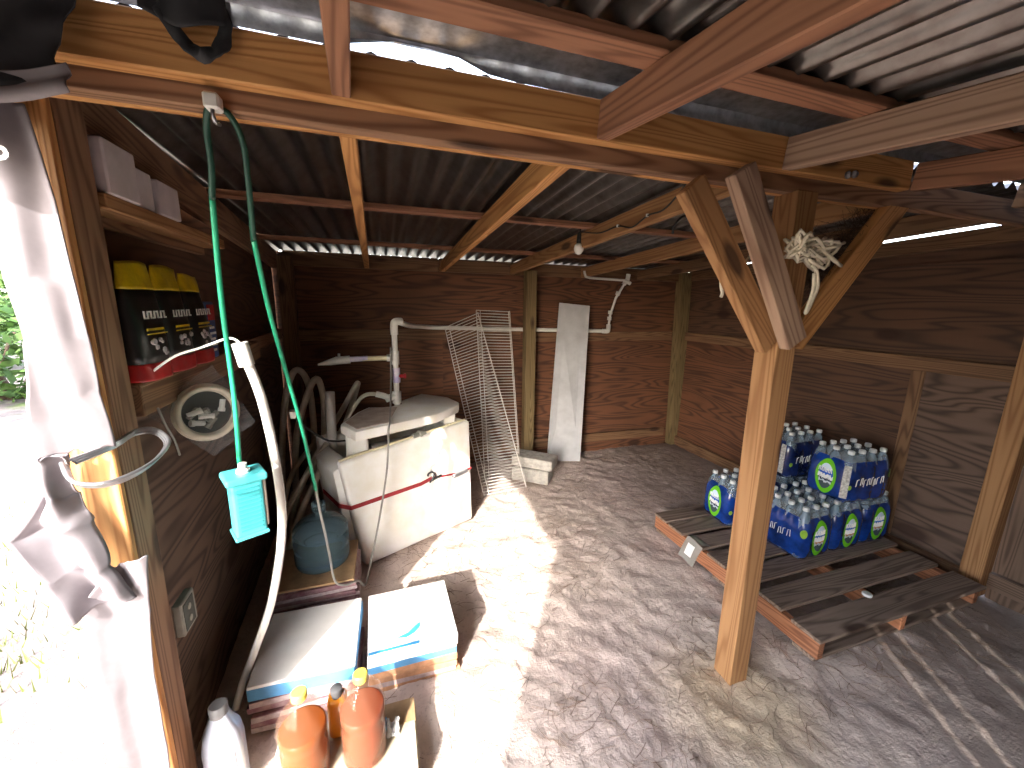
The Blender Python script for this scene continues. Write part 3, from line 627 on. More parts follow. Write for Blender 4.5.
MB().tube([(-.357, 1.119, 1.77), (-.380, 1.17, 1.60), (-.391, 1.20, 1.468), (-.40, 1.23, 1.276), (-.414, 1.25, 1.08)], .0065, 8, 5).build('cord_run', 'green_cord', ec, smooth='all')
MB().tube([(-.30, 1.032, 1.925), (-.283, 1.04, 1.918), (-.272, 1.07, 1.88), (-.28, 1.11, 1.80), (-.300, 1.18, 1.69)], .0065, 8, 5).build('cord_top', 'green_cord_shaded', ec, smooth='all')
MB().tube([(-.299, 1.178, 1.693), (-.312, 1.30, 1.53), (-.316, 1.40, 1.392), (-.302, 1.52, 1.125), (-.299, 1.60, .95), (-.298, 1.68, .775)], .0065, 8, 5).build('cord_run', 'green_cord', ec, smooth='all')
TB = place((-.414, 1.25, .035), rz=R(28), rx=R(2)) @ Matrix.Diagonal((.9, .9, 1, 1))
b = MB(); b.box((-.042, -.035, .85), (.042, .035, 1.02)); bo = b.build('outlet_box', 'teal', ec, bevel=.006, seg=2, mw=TB)
b = MB(); b.box((-.056, -.048, 1.012), (.056, .048, 1.034)); b.build('flange', 'teal', bo, bevel=.008, seg=3, mw=TB)
b = MB()
for k in range(11): b.box((-.030, -.039, .868+.0125*k), (.030, -.034, .8735+.0125*k))
b.build('grip_ribs', 'teal_dark', bo, mw=TB)
MB().box((-.047, -.042, .842), (.047, .042, .853)).build('base_lip', 'teal', bo, bevel=.003, mw=TB)
MB().box((.040, -.028, .86), (.052, .030, 1.01)).build('receptacle_side', 'hose_beige', bo, bevel=.004, mw=TB)
MB().lathe([(.019, 1.03), (.019, 1.042), (.012, 1.046), (.012, 1.06)], 12).build('strain_relief', 'white_plastic', bo, smooth=True, mw=TB)
hk = empty('cord_hook', (-.302, 1.025, 1.925), 'small shiny hook screwed under the header beam holding the green cord', 'hook')
MB().box((-.318, 1.005, 1.915), (-.290, 1.034, 1.945)).build('bracket', 'white_plastic', hk, bevel=.004)
MB().tube([(-.304, 1.02, 1.945), (-.304, 1.012, 1.91), (-.304, 1.02, 1.895), (-.304, 1.045, 1.90)], .004, 6, 3).build('hook_wire', 'steel', hk, smooth='all')
gc = MB().tube([(-.298, 1.676, .785), (-.298, 1.72, .66), (-.29, 1.76, .51), (-.285, 1.80, .36), (-.280, 1.805, .275), (-.265, 1.812, .222), (-.225, 1.815, .205), (-.175, 1.85, .19), (-.150, 1.93, .10), (-.125, 2.05, .14), (-.075, 2.14, .33), (-.022, 2.17, .60), (-.004, 2.155, .80), (.0, 2.17, .86), (.010, 2.30, .876), (.022, 2.55, .95), (.030, 2.68, 1.05), (.036, 2.70, 1.25)], .0055, 7, 6).build('grey_cable', 'grey_cable', smooth='all')
tag(gc, 'thin grey cable sagging in front of the foam box up to the pipe', 'cable')
# ================================================================== left wall: shelves and what stands there
us = empty('upper_shelf', (-.64, 1.6, 1.76), 'narrow upper wall shelf board near the roof carrying white boxes', 'shelf')
board('shelf_board', (-.640, 1.215, 1.765), (-.655, 1.99, 1.765), .036, .085, 'pine_post', us)
board('cleat', (-.683, 1.215, 1.735), (-.70, 1.99, 1.735), .03, .03, 'pine_brown', us)
ls = empty('lower_shelf', (-.63, 1.6, 1.29), 'lower wall ledge of pine holding the black bags', 'shelf')
board('shelf_board', (-.612, 1.215, 1.288), (-.64, 2.35, 1.288), .085, .036, 'pine_dark', ls)
board('shelf_top', (-.628, 1.215, 1.328), (-.665, 2.35, 1.328), .012, .075, 'pine_dark', ls)
def carton_box(name, y0, y1, x0, x1, z0, z1, label, dark=False):
    t = empty(name, ((x0+x1)/2, (y0+y1)/2, z0), label, 'box')
    MB().box((x0, y0, z0), (x1, y1, z1)).build('carton', 'white_box', t, bevel=.003)
    MB().box((x0+.004, y0-.0012, z0+.006), (x1-.004, y0+.0004, z1-.006)).build('end_flap', 'print_dark' if dark else 'white_box', t)
    if dark:
        b = MB()
        for k in range(4): b.box((x0+.016, y0-.002, z0+.02+.02*k), (x1-.02-.012*(k % 2), y0-.001, z0+.03+.02*k))
        b.build('printed_panel', 'white_box', t)
    return t
carton_box('shelf_box', 1.225, 1.352, -.665, -.592, 1.7835, 1.905, 'large plain white box next to the post on the upper shelf')
carton_box('shelf_box', 1.385, 1.46, -.675, -.608, 1.7835, 1.885, 'small white box with dark printed end on the upper shelf', True)
carton_box('shelf_box', 1.468, 1.59, -.675, -.598, 1.7835, 1.878, 'white box farthest from the post on the upper shelf')
def pouch(y, label, wd=.145, ht=.30, x=-.605, seed=0):
    t = empty('foil_bag', (x, y, 1.335), label, 'bag', 'black and yellow foil bags on the lower shelf'); zb = 1.335
    def sec(z0, z1, name, mat, sgn=1):
        def fn(u, v):
            z = z0+(z1-z0)*v; a = 2*math.pi*u; h = (z-zb)/ht; th = .033*(1-h**2.2)+.004; w2 = wd/2*(1-.12*max(0, h-.6)+.02*math.sin(9*z+seed))
            s_ = math.copysign(abs(math.sin(a))**.8, math.sin(a)); c_ = math.copysign(abs(math.cos(a))**.7, math.cos(a))
            return (x+th*s_+.004*noise.noise(Vector((y*9+c_*3, z*18, seed))), y+w2*c_, z+.012*math.sin(2.5*c_+seed)*max(0, h-.7))
        b = MB(); b.grid(fn, 28, 8, loopu=True); b.f.append(tuple(range(28))[::-1]); b.mi.append(0); b.f.append(tuple(range(8*28, 9*28))); b.mi.append(0)
        return b.build(name, mat, t, smooth='all')
    sec(zb, zb+.045, 'red_base', 'bag_red'); sec(zb+.045, zb+.232, 'body', 'bag_black'); sec(zb+.232, zb+ht, 'yellow_top', 'bag_yellow')
    xf = x+.036
    b = MB(); r = random.Random(seed)
    for k in range(7):
        yy = y-.052+.016*k; b.box((xf-.004, yy, zb+.158), (xf-.0015, yy+.004, zb+.178)); b.box((xf-.004, yy, zb+(.174 if k % 2 else .158)), (xf-.0015, yy+.011, zb+(.178 if k % 2 else .162)))
    b.build('lettering', 'white_plastic', t)
    b = MB(); b.box((xf-.003, y-.05, zb+.128), (xf, y+.03, zb+.134)); b.box((xf-.003, y-.05, zb+.118), (xf, y+.045, zb+.121)); b.build('yellow_stripe', 'bag_yellow', t)
    b = MB()
    for k in range(9):
        yy = y+r.uniform(-.035, .035); zz = zb+r.uniform(.065, .105); rr = r.uniform(.004, .011)
        b.lathe([(rr*.6, -.003), (rr, 0), (rr*.8, .004)], 8, mi=0)
        for q in range(len(b.v)-24, len(b.v)):
            vx, vy, vz = b.v[q]; b.v[q] = (xf+vz-.002, yy+vx, zz+vy)
    b.build('printed_picture', 'bag_print', t)
    return t
pouch(1.285, 'black foil bag with yellow top partly hidden behind the left post', seed=1)
pouch(1.435, 'black foil bag with yellow top in the middle of the lower shelf', seed=2)
pouch(1.585, 'black foil bag with yellow top next to the blue pack on the shelf', ht=.285, wd=.13, seed=3)
t = empty('blue_pack', (-.62, 1.69, 1.335), 'slim blue and red printed pack at the end of the bags on the shelf', 'packet')
MB().box((-.645, 1.658, 1.335), (-.590, 1.728, 1.535)).build('carton', 'pack_blue', t, bevel=.006, seg=2)
MB().box((-.592, 1.664, 1.47), (-.5885, 1.722, 1.525)).build('red_panel', 'bag_red', t); b = MB()
for k in range(5): b.box((-.592, 1.668, 1.36+.02*k), (-.588, 1.705+.01*(k % 2), 1.368+.02*k))
b.build('white_print', 'white_plastic', t)
def outlet(loc, label):
    x, y, z = loc; t = empty('outlet_box', loc, label, 'outlet', 'wall outlet boxes by the left post')
    b = MB(); b.box((x-.03, y-.040, z-.055), (x-.006, y+.045, z+.055)); b.build('housing', 'outlet_grey', t, bevel=.004)
    MB().box((x-.007, y-.030, z-.044), (x-.0045, y+.030, z+.044)).build('cover', 'outlet_dark', t)
    b = MB()
    for s in (-1, 1): b.lathe([(.010, 0), (.010, .002)], 10); 
    for i, (vx, vy, vz) in enumerate(b.v): b.v[i] = (x-.0045+vz, y+vx, z+(-.02 if i < 20 else .02)+vy)
    b.build('sockets', 'outlet_grey', t)
    return t
outlet((-.598, 1.268, 1.312), 'grey outlet box beside the left post just below the bags')
outlet((-.60, 1.285, .605), 'pale outlet box low on the left wall near the post')
wr_ = tag(MB().tube([(-.59, 1.265, 1.255), (-.585, 1.28, 1.20), (-.58, 1.30, 1.15), (-.58, 1.315, 1.10)], .003, 6, 4).build('stub_wire', 'grey_cable', smooth='all'), 'short loose wire hanging out of the upper outlet box', 'wire')
# bagged coil with fittings
bag = empty('bagged_coil', (-.53, 1.43, 1.2), 'clear plastic bag with a white coil and small fittings hanging on the left wall', 'bag')
nrm = Vector((.62, -.77, .12)).normalized(); MC = Matrix.Translation((-.54, 1.43, 1.195)) @ nrm.to_track_quat('Z', 'Y').to_matrix().to_4x4() @ Matrix.Scale(.76, 4)
for k, (rr, dz) in enumerate(((.105, 0), (.098, .012), (.11, .012), (.103, .022))):
    MB().tube([(rr*math.cos(6.2832*i/40), rr*math.sin(6.2832*i/40), dz-.02) for i in range(41)], .011, 8, cap=False).build('coil_ring', 'hose_beige', bag, smooth='all', mw=MC)
rr_ = random.Random(11)
for k in range(8):
    p0 = Vector((rr_.uniform(-.055, .055), rr_.uniform(-.06, .02), rr_.uniform(-.025, .0))); d = Vector((rr_.gauss(0, 1), rr_.gauss(0, 1), rr_.gauss(0, .3))).normalized()*.024
    b = MB().tube([p0-d, p0+d], .011, 8); b.tube([p0+d*.5, p0+d*1.15], .014, 8); b.build('fitting', 'outlet_grey' if k % 2 else 'white_plastic', bag, smooth=True, mw=MC)
MB().lathe([(.001, -.034), (.09, -.033)], 24, cap=False).build('shade_disc', 'outlet_dark', bag, mw=MC)  # dark disc stands in for the shade inside the ring
def bagfn(sg):
    def fn(u, v):
        a = (u-.5)*2; c = (v-.5)*2; th = .034*(1-a*a)*(1-c*c)+.001
        return (a*(.125+.02*c)+.01*noise.noise(Vector((u*5, v*5, sg))), c*.15-.01+.012*noise.noise(Vector((u*4, v*4, 7+sg))), sg*th+.004*noise.noise(Vector((u*9, v*9, 3+sg)))-.012)
    return fn
b = MB(); b.grid(bagfn(1), 14, 14); b.grid(bagfn(-1), 14, 14); b.build('plastic_bag', 'clear_bag', bag, smooth='all', mw=MC @ Matrix.Rotation(R(32), 4, 'Z'))
# wire coil round the left post
cw = empty('wire_coil', (-.58, 1.06, 1.19), 'loop of shiny grey wire wound round the left post below the pale cloth', 'wire')
for k in range(3):
    q = .004*k
    MB().tube([(-.64-q, 1.01, 1.20+q), (-.59, .945-q, 1.185+q), (-.532, .937-q, 1.18+q), (-.498+q, .99, 1.19+q), (-.505+q, 1.09, 1.205+q), (-.56, 1.165+q, 1.215+q), (-.598, 1.16+q, 1.215+q), (-.60, 1.09, 1.21+q), (-.63-q, 1.018, 1.203+q)], .004, 6, 5, cap=False).build('strand', 'steel', cw, smooth='all')
# ================================================================== cloth at the left
def cloth(name, rows, mat, parent=None, fold=.012, ff=14, th=.003, nu=24, nv=40, seed=0):
    """rows: (z, x_left, y_left, x_right, y_right) from top to bottom"""
    def row(v):
        f = v*(len(rows)-1); i = min(int(f), len(rows)-2); q = f-i; q = q*q*(3-2*q)
        return [rows[i][k]*(1-q)+rows[i+1][k]*q for k in range(5)]
    def fn(u, v):
        z, xl_, yl, xr, yr = row(v); x = xl_+(xr-xl_)*u; y = yl+(yr-yl)*u
        w_ = fold*math.sin(ff*u+2*math.sin(3*v+seed))+.6*fold*noise.noise(Vector((u*4, v*9, seed)))
        return (x+.4*fold*noise.noise(Vector((u*3, v*7, seed+4))), y+w_, z+.010*noise.noise(Vector((u*5, v*3, seed+9))))
    o = MB().grid(fn, nu, nv).build(name, mat, parent, smooth='all')
    md = o.modifiers.new('thickness', 'SOLIDIFY'); md.thickness = th; return o
cl = empty('cloth_curtain', (-.66, 1.06, 0), 'pale torn cloth curtain hanging over the left post in bright sun', 'curtain')
cloth('upper_drape', [(1.90, -.70, 1.05, -.625, 1.075), (1.74, -.692, 1.05, -.608, 1.078), (1.58, -.697, 1.045, -.605, 1.078), (1.46, -.684, 1.04, -.603, 1.078), (1.34, -.698, 1.04, -.602, 1.078), (1.215, -.706, 1.04, -.590, 1.075)], 'tarp_pale', cl, .006, 8, seed=1)
cloth('torn_flap', [(1.215, -.700, 1.03, -.66, 1.04), (1.12, -.715, 1.03, -.662, 1.05), (1.05, -.757, 1.02, -.65, 1.05), (.94, -.716, 1.02, -.625, 1.05), (.84, -.690, 1.02, -.595, 1.06)], 'tarp_pale', cl, .018, 8, seed=2)
cloth('lower_drape', [(.93, -.63, 1.05, -.575, 1.085), (.86, -.68, 1.04, -.578, 1.08), (.78, -.690, 1.035, -.583, 1.075), (.60, -.686, 1.03, -.596, 1.07), (.38, -.686, 1.02, -.598, 1.07), (.05, -.69, 1.0, -.61, 1.07)], 'tarp_pale', cl, .006, 6, seed=3)
va = empty('rolled_tarp', (-.68, .5, 1.8), 'dark tarp bunched up under the eave at the upper left', 'tarp')
def valf(u, v):
    y = -.57+1.71*u; zb = 1.785+.13*max(0, (y-.70)/.44)**1.3; zt_ = zf(min(y, 1))-.02
    return (-.705+.035*math.sin(3.1*v)+.018*math.sin(11*u+4*v)+.02*noise.noise(Vector((u*6, v*4, 1))), y, zt_+(zb-zt_)*v+.004*math.sin(30*u))
o = MB().grid(valf, 60, 18).build('tarp_sheet', 'tarp_black', va, smooth='all'); o.modifiers.new('thickness', 'SOLIDIFY').thickness = .003
def hemf(u, v):
    y = -.57+1.71*u; zb = 1.785+.13*max(0, (y-.70)/.44)**1.3; a = 6.283*v
    r = .03+.012*noise.noise(Vector((u*9, v*2, 5)))
    return (-.70+.018*math.sin(11*u+4)+r*math.cos(a), y, zb+.016+r*.8*math.sin(a))
MB().grid(hemf, 60, 10).build('rolled_hem', 'tarp_pale', va, smooth='all')
def fold2(u, v):   # corner of the tarp thrown over the beam end
    x = -.80+.325*u; z = 2.12-.235*v-.05*v*(1-u)
    return (x+.02*math.sin(6*v), .935+.02*math.sin(7*u+3*v)-.03*v*(1-u)+.02*noise.noise(Vector((u*5, v*5, 2))), z)
o = MB().grid(fold2, 16, 16).build('corner_flap', 'tarp_black', va, smooth='all'); o.modifiers.new('thickness', 'SOLIDIFY').thickness = .003
def fold3(u, v):
    x = -.80+.33*u; z = 1.868+.05*u-.055*v*(1-.2*u)
    return (x, .915+.02*math.sin(7*u+3)+.01*math.sin(6*v)+.01*u, z)
o = MB().grid(fold3, 16, 6).build('corner_hem', 'tarp_pale', va, smooth='all'); o.modifiers.new('thickness', 'SOLIDIFY').thickness = .003
MB().lathe([(.006, 0), (.013, 0), (.013, .003), (.006, .003)], 12, cap=False).build('grommet', 'steel', va, mw=place((-.648, 1.03, 1.80), rx=R(90)))
def strapf(path, w, name, mat, parent):
    b = MB(); P = [Vector(p) for p in path]; Q = []
    for i in range(len(P)-1):
        for k in range(5): Q.append(P[i].lerp(P[i+1], k/5))
    Q.append(P[-1]); vs = []
    for i, p in enumerate(Q):
        t = (Q[min(i+1, len(Q)-1)]-Q[max(i-1, 0)]).normalized(); s_ = t.cross(Vector((0, 1, 0))).normalized()*w/2; tw = Vector((0, .006*math.sin(i*.7), 0))
        vs += [p-s_+tw, p+s_-tw]
    b.add(vs, [(2*i, 2*i+1, 2*i+3, 2*i+2) for i in range(len(Q)-1)])
    o = b.build(name, mat, parent, smooth='all'); o.modifiers.new('thickness', 'SOLIDIFY').thickness = .004; return o
st = empty('fabric_strap', (-.3, .98, 2.05), 'looped black fabric strap hanging over the top of the beam', 'strap')
strapf([(-.40, .985, 2.085), (-.36, .982, 2.06), (-.338, .98, 2.025), (-.318, .975, 1.998), (-.297, .972, 1.988), (-.275, .974, 1.998), (-.262, .978, 2.02), (-.255, .982, 2.05), (-.27, .988, 2.085)], .022, 'loop', 'tarp_black', st)
def stf(u, v): return (-.385+.13*u, .978+.012*math.sin(8*u)-.01*v, 2.10-.055*v-.03*v*u*(1-u)*4*.6+.006*math.sin(9*u))
o = MB().grid(stf, 14, 8).build('bunched_cloth', 'tarp_black', st, smooth='all'); o.modifiers.new('thickness', 'SOLIDIFY').thickness = .004
# ================================================================== cartons, jug and bottles on the floor at the left
def stack(name, cx, cy, w, d, items, z0, group, labelfun, seed):
    r = random.Random(seed); z = z0; n = len(items)
    for i, (h, mat, side) in enumerate(items):
        o = MB().box((-w/2, -d/2, 0), (w/2, d/2, h))
        t = o.build(name, [mat, side], bevel=min(.002, h*.2), mw=place((cx+r.uniform(-.008, .008), cy+r.uniform(-.008, .008), z), rz=R(r.uniform(-2.5, 2.5))))
        for p in t.data.polygons: p.material_index = 0 if abs(p.normal.z) > .7 else 1
        lab = labelfun(i, n); tag(t, lab, 'carton', group); z += h+.0004
    return z
ORD = ['first', 'second', 'third', 'fourth', 'fifth', 'sixth', 'seventh', 'eighth', 'ninth', 'tenth']
GA = 'flat cartons stacked under the blue jug'; GB = 'flat cartons in the near left stack'; GC = 'flat cartons in the right-hand stack'
ZA = stack('flat_carton', -.375, 2.005, .375, .345, [(.0205, 'carton_purple', 'carton_purple' if k % 2 else 'carton_pink') for k in range(10)]+[(.012, 'kraft', 'kraft')], -.008, GA,
      lambda i, n: 'brown card on top of the purple stack under the blue jug' if i == n-1 else 'thin purple flat carton, %s from the bottom of the stack under the blue jug' % ORD[i], 21)
ZB_ = stack('flat_carton', -.345, 1.545, .362, .355, [(.026, 'carton_purple', 'carton_purple' if k % 2 else 'carton_pink') for k in range(5)]+[(.055, 'carton_blue', 'carton_blue'), (.014, 'carton_white', 'carton_white')], -.008, GB,
      lambda i, n: 'white board on top of the near left stack' if i == n-1 else 'thick light blue carton just under the white board' if i == n-2 else 'purple flat carton, %s from the bottom of the near left stack' % ORD[i], 22)
ZC = stack('flat_carton', .06, 1.555, .352, .335, [(.028, 'carton_brown', 'carton_brown'), (.028, 'carton_pink', 'carton_pink'), (.028, 'carton_brown', 'carton_brown'), (.03, 'carton_brown', 'carton_brown'), (.035, 'carton_white', 'carton_blue'), (.03, 'carton_white', 'carton_white'), (.028, 'carton_white', 'carton_white')], -.008, GC,
      lambda i, n: ['brown flat carton at the bottom of the right-hand stack', 'pinkish flat carton second from the bottom of the right-hand stack', 'brown flat carton third from the bottom of the right-hand stack', 'upper brown flat carton in the right-hand stack', 'white flat carton with blue edges in the right-hand stack', 'white flat carton second from the top of the right-hand stack', 'white flat carton with blue print topping the right-hand stack'][i], 23)
topc = [o for o in bpy.data.objects if o.name.startswith('flat_carton')][-1]
b = MB(); P = [(-.03, -.085), (.02, -.07), (.06, -.035), (.075, -.03), (.07, -.055), (.045, -.08), (.01, -.095)]
b.prism([(x-.04, y-.03) for x, y in P], .0285, .0289); b.box((-.176, -.168, .0285), (.02, -.155, .0289)); b.build('blue_print', 'print_blue', topc, mw=W[topc.name])
jug = empty('water_jug', (-.355, 2.03, ZA), 'round blue tinted water jug standing on the purple cartons', 'jug')
MB().lathe([(.02, .0), (.105, .0), (.125, .012), (.130, .03), (.130, .075), (.119, .083), (.119, .090), (.131, .098), (.131, .150), (.119, .158), (.119, .165), (.131, .175), (.128, .20), (.11, .225), (.07, .248), (.035, .262), (.028, .27), (.028, .30)], 32).build('body', 'jug_blue', jug, smooth='all', mw=place((-.355, 2.03, ZA)))
MB().lathe([(.031, .292), (.033, .295), (.033, .33), (.028, .335)], 20).build('cap', 'jug_blue', jug, smooth=True, mw=place((-.355, 2.03, ZA)))
bx = empty('bottle_crate', (-.17, 1.12, 0), 'pale low wooden box under the amber bottles', 'box')
MB().box((-.40, 1.00, -.01), (.05, 1.25, .088)).build('body', 'pale_wood', bx, bevel=.003)
MB().box((-.395, 1.005, .088), (.045, 1.245, .1)).build('top_board', 'pale_wood', bx, bevel=.003)
MB().box((-.06, 1.16, .1), (.045, 1.245, .1035)).build('kraft_sheet', 'kraft', bx)
def oil(loc, liq, label, rz=0, s=1.0):
    t = empty('oil_bottle', loc, label, 'bottle', 'amber bottles at the front left')
    M = place(loc, rz)
    sp = lambda a, z: 1+(.045*math.sin(8*a+60*z) if .19 < z < .275 else .0)
    MB().lathe([(.02, .0), (.058, .0), (.068, .008), (.069, .03), (.066, .034), (.069, .04), (.069, .12), (.064, .135), (.064, .145), (.069, .16), (.069, .20), (.064, .225), (.052, .25), (.034, .275), (.0195, .287), (.0195, .30)], 40, rfun=sp).build('shell', 'clear_pet', t, smooth='all', mw=M)
    MB().lathe([(.02, .004), (.055, .004), (.0645, .012), (.0655, .12), (.061, .14), (.0655, .16), (.0655, .185), (.06, .186)], 28).build('liquid', liq, t, smooth='all', mw=M)
    MB().lathe([(.0215, .29), (.022, .292), (.022, .31), (.019, .313)], 20).build('cap', 'cap_yellow', t, smooth=True, mw=M)
    return t
oil((-.288, 1.095, .1), 'amber_oil', 'clear bottle of orange amber liquid with yellow cap nearest the silver can')
oil((-.118, 1.105, .1), 'amber_oil_dark', 'clear bottle of reddish amber liquid with yellow cap nearest the floor', rz=.4)
t = empty('orange_jug', (-.205, 1.20, .1), 'small solid orange plastic jug between the two amber bottles', 'jug')
MB().box((-.235, 1.17, .1), (-.175, 1.235, .25)).build('body', 'orange_plastic', t, smooth=True, bevel=.018, seg=3)
MB().lathe([(.016, .248), (.016, .262), (.019, .264), (.019, .28), (.015, .283)], 14).build('cap', 'cap_grey', t, smooth=True, mw=place((-.205, 1.2, 0)))
sv = empty('silver_can', (-.51, 1.195, 0), 'silver plastic oil container with grey cap beside the left post', 'container')
b = MB(); SV = place((-.535, 1.20, .0), rz=R(12))
prof = [(.0, .048, .036), (.012, .054, .041), (.19, .054, .041), (.235, .048, .036), (.27, .032, .026), (.30, .022, .022)]
b.grid(lambda u, v: (lambda q: ((q[1]*math.copysign(abs(math.cos(6.2832*u))**.55, math.cos(6.2832*u)), q[2]*math.copysign(abs(math.sin(6.2832*u))**.55, math.sin(6.2832*u)), q[0])))(prof[round(v*5)]), 32, 5, loopu=True)
b.f.append(tuple(range(32))[::-1]); b.mi.append(0); b.build('body', 'silver_bottle', sv, smooth=True, mw=SV)
MB().lathe([(.024, .296), (.025, .298), (.025, .328), (.022, .332)], 18).build('cap', 'cap_grey', sv, smooth=True, mw=SV)
MB().box((-.03, -.0425, .04), (.03, -.0405, .18)).build('label', 'white_plastic', sv, mw=SV)
pk = MB(); pk.grid(lambda u, v: (-.055+.045*u+.006*noise.noise(Vector((u*7, v*7, 1))), 1.125+.05*v, .104+.045*math.sin(3.14*v)*(.6+.4*math.sin(9*u))+.012*noise.noise(Vector((u*9, v*9, 2)))), 12, 12)
o = pk.build('foil_packet', 'panel_white', smooth=False); o.modifiers.new('thickness', 'SOLIDIFY').thickness = .002
tag(o, 'crumpled shiny white packet on the box beside the reddish bottle', 'packet')
MB().box((-.058, 1.135, .115), (-.050, 1.165, .145)).build('blue_corner', 'print_blue', o)
# ================================================================== by the back wall
def rack(name, tl, tr, bl, br, label, n):
    t = empty(name, (Vector(bl)+Vector(br))/2, label, 'wire rack', 'wire shelf racks leaning on the back wall')
    TL, TR, BL, BR = map(Vector, (tl, tr, bl, br)); nm = (TR-TL).cross(BL-TL).normalized()
    if nm.y > 0: nm = -nm
    b = MB()
    for k in range(n):
        q = k/(n-1); a = TL.lerp(BL, q); c = TR.lerp(BR, q); d = (c-a).normalized()
        b.tube([a, c, c+nm*.03], .0028, 4, cap=False)
    o = b.build('deck_wires', 'wire_white', t); o['kind'] = 'stuff'
    for q in (0.0, .12, 1.0):
        MB().tube([TL.lerp(TR, q)-nm*.004, BL.lerp(BR, q)-nm*.004], .0034, 6).build('rail_wire', 'wire_white', t, smooth='all')
    MB().tube([TR+nm*.03, BR+nm*.03], .0034, 6).build('lip_wire', 'wire_white', t, smooth='all')
    return t
rack('wire_shelf', (.785, 3.455, 1.485), (1.085, 3.455, 1.475), (.80, 3.17, .015), (1.12, 3.15, .015), 'white wire shelf rack standing upright behind the tilted rack', 58)
rack('wire_shelf', (.50, 3.42, 1.335), (.785, 3.40, 1.46), (.715, 2.87, .012), (1.10, 2.92, .012), 'white wire shelf rack leaning at a slant beside the foam box', 60)
bd = empty('white_panel', (1.66, 3.4, 0), 'tall narrow white panel leaning against the back wall', 'board')
b = MB(); A = [Vector(p) for p in ((1.505, 3.43, 0), (1.835, 3.345, -.005), (1.915, 3.472, 1.54), (1.592, 3.478, 1.565))]; nn = (A[1]-A[0]).cross(A[3]-A[0]).normalized()*.016
if nn.y > 0: nn = -nn
b.hexa([A[0]+nn, A[1]+nn, A[1], A[0]], [A[3]+nn, A[2]+nn, A[2], A[3]]); b.build('face', 'panel_white', bd, bevel=.002)
def block(loc, rz, dims, label):
    l, w_, h = dims; t = empty('concrete_block', loc, label, 'block', 'concrete blocks by the back wall')
    b = MB(); b.box((-l/2, -w_/2, 0), (l/2, w_/2, h)); b.build('body', 'concrete', t, bevel=.012, seg=2, mw=place(loc, rz))
    MB().box((-l/2-.001, -w_/2+.05, .02), (-l/2+.001, w_/2-.05, h-.02)).build('end_recess', 'concrete', t, mw=place(loc, rz))
    return t
block((1.225, 3.10, -.01), R(-38), (.34, .185, .125), 'lower concrete block on the floor beside the wire racks')
block((1.25, 3.115, .1155), R(-40), (.38, .195, .095), 'upper pale concrete block stacked on another by the wire racks')
# ================================================================== bulb and wiring under the roof
bl_ = empty('light_bulb', (1.12, 2.19, 1.95), 'white hanging light bulb in a black socket under the roof', 'bulb')
MB().lathe([(.012, 0), (.026, -.012), (.030, -.03), (.027, -.045), (.016, -.06), (.004, -.066)], 18).build('glass', 'bulb_glass', bl_, smooth='all', mw=place((1.115, 2.19, 1.905)))
MB().lathe([(.008, .06), (.014, .05), (.016, .03), (.016, .0), (.013, -.004)], 14).build('socket', 'black_rubber', bl_, smooth=True, mw=place((1.115, 2.19, 1.905)))
MB().tube([(1.115, 2.19, 1.955), (1.117, 2.185, 1.985)], .003, 6).build('lead', 'black_rubber', bl_)
lw = tag(MB().tube([(.94, 1.115, 1.945), (1.02, 1.25, 1.945), (1.075, 1.40, 1.925), (1.112, 1.55, 1.935), (1.112, 1.66, 1.905), (1.112, 1.78, 1.93), (1.112, 1.95, 1.925), (1.112, 2.12, 1.955), (1.115, 2.18, 1.965)], .0035, 6, 5).build('light_wire', 'black_rubber', smooth='all'), 'thin black lamp wire stapled along the rafter to the bulb', 'wire')
for p0 in ((1.114, 1.55, 1.936), (1.114, 1.78, 1.931)):
    MB().box((p0[0]-.008, p0[1]-.004, p0[2]-.006), (p0[0]+.002, p0[1]+.004, p0[2]+.006)).build('staple', 'white_plastic', lw)
pc = tag(MB().tube([(1.30, 1.45, 1.935), (1.25, 1.44, 1.93), (1.20, 1.44, 1.915), (1.175, 1.45, 1.88), (1.18, 1.46, 1.85)], .005, 6, 5).build('plug_cord', 'black_rubber', smooth='all'), 'short black plug cord dangling from the rafter left of the brace', 'cord')
MB().tube([(1.30, 1.45, 1.935), (1.24, 1.44, 1.93)], .013, 8).build('plug', 'black_rubber', pc, smooth=True)
# ================================================================== litter on the floor
nd = MB(); r = random.Random(17)
for i in range(4200):
    x = r.uniform(-.2, 2.95); y = r.uniform(.75, 3.36)
    if noise.noise(Vector((x*1.7, y*1.7, 8))) < -.05 and r.random() < .75: continue
    a = r.uniform(0, 6.28); l = r.uniform(.012, .055); bend = r.uniform(-.7, .7); c, s_ = math.cos(a), math.sin(a); wd = r.uniform(.0004, .001)
    pts = [(x, y), (x+c*l, y+s_*l), (x+c*l*2-s_*l*bend, y+s_*l*2+c*l*bend)]
    vs = []
    for px, py in pts:
        z = gh(px, py)-.012+.003; vs += [(px-s_*wd, py+c*wd, z), (px, py, z+.0014), (px+s_*wd, py-c*wd, z)]
    nd.add(vs, [(0, 1, 4, 3), (1, 2, 5, 4), (3, 4, 7, 6), (4, 5, 8, 7)])
tag(nd.build('pine_needles', 'needle'), 'scattered dry pine needles and twigs on the sandy floor', 'litter', kind='stuff')
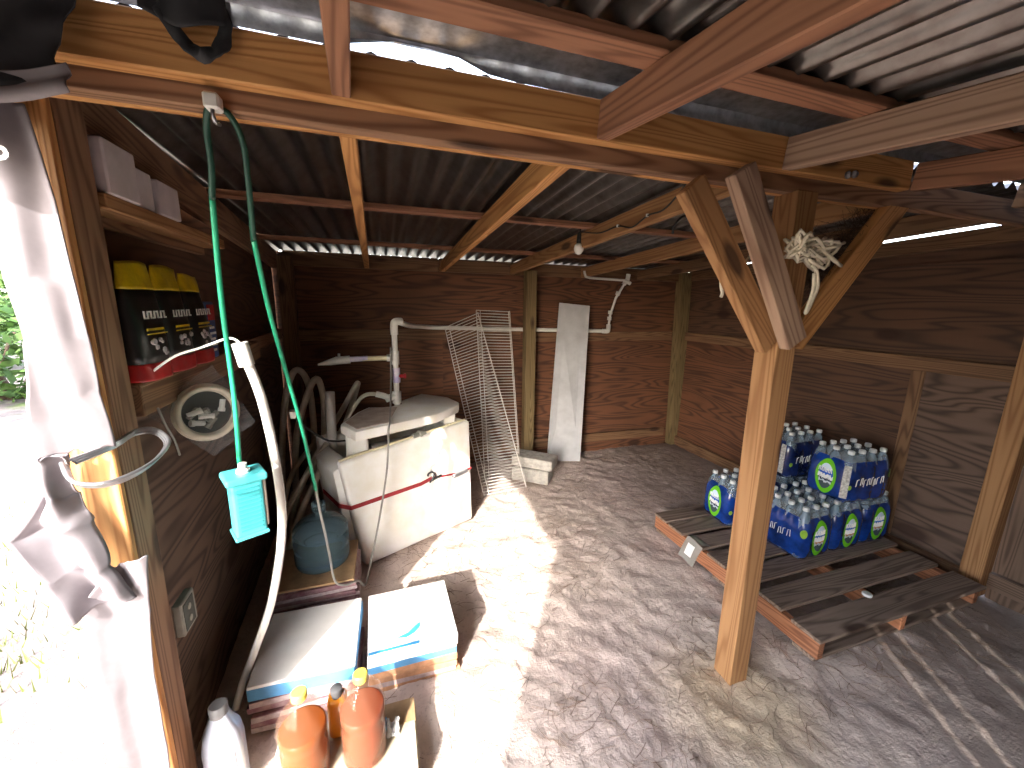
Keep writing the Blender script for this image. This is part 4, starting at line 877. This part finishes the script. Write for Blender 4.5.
# ================================================================== outside at the left
gr = MB(); r = random.Random(9)
for i in range(5000):
    cx, cy, s_ = r.choice(((-2.4, 2.6, .5), (-1.9, 1.9, .25), (-4, 4.2, 1.2), (-3.1, 1.9, .4), (-5, 6, 1.5), (-1.7, 1.35, .12), (-6, 3, 1.5)))
    x = cx+r.gauss(0, s_); y = cy+r.gauss(0, s_)
    if x > -1.0: continue
    h = r.uniform(.02, .07); a = r.uniform(0, 6.28); z = gh(x, y)-.03; dx, dy = .004*math.cos(a), .004*math.sin(a)
    gr.add([(x-dx, y-dy, z), (x+dx, y+dy, z), (x+r.gauss(0, .02), y+r.gauss(0, .02), z+h+.02)], [(0, 1, 2)])
tag(gr.build('grass_patch', 'grass'), 'sparse short grass on the sunlit ground outside', 'grass', kind='stuff')
def bush(loc, rx, rz_, n, label, seed, cat='bush'):
    r = random.Random(seed); t = empty('bush' if cat == 'bush' else 'tree', loc, label, cat, 'greenery beyond the yard'); b = MB()
    for i in range(n):
        d = Vector((r.gauss(0, 1), r.gauss(0, 1), r.gauss(0, 1))).normalized()*r.uniform(.55, 1)**.5
        c = Vector((loc[0]+d.x*rx, loc[1]+d.y*rx, loc[2]+rz_*1.05+d.z*rz_)); s_ = r.uniform(.05, .12)*(1 if cat == 'bush' else 2)
        e1 = Vector((r.gauss(0, 1), r.gauss(0, 1), r.gauss(0, .6))).normalized()*s_; e2 = e1.cross(Vector((r.gauss(0, 1), r.gauss(0, 1), 1))).normalized()*s_*.5
        b.add([c-e1, c+e2, c+e1, c-e2], [(0, 1, 2, 3)])
    b.build('foliage', 'leaf', t)
    b = MB()
    for k in range(5):
        a = 6.28*k/5; b.tube([(loc[0], loc[1], loc[2]-.1), (loc[0]+.25*rx*math.cos(a), loc[1]+.25*rx*math.sin(a), loc[2]+rz_*.6), (loc[0]+.5*rx*math.cos(a+.4), loc[1]+.5*rx*math.sin(a+.4), loc[2]+rz_*1.2)], lambda u: .05*(1-.8*u), 6, 3)
    b.build('stems', 'bark', t, smooth='all')
bush((-5.3, 7.7, -.05), 1.1, .75, 1600, 'rounded green bush outside nearest the left edge', 1)
bush((-7.9, 11.2, -.05), 1.6, 1.2, 1800, 'larger green bush farther out in the yard', 2)
bush((-6.3, 5.0, -.05), 1.3, 1.0, 1500, 'green bush outside to the left of the pale curtain', 3)
bush((-11, 15.5, -.05), 2.6, 3.4, 2600, 'tall leafy tree at the far edge of the yard', 4, 'tree')
bush((-14, 3, -.05), 2.8, 3.0, 2600, 'broad leafy tree beyond the sunlit yard', 5, 'tree')
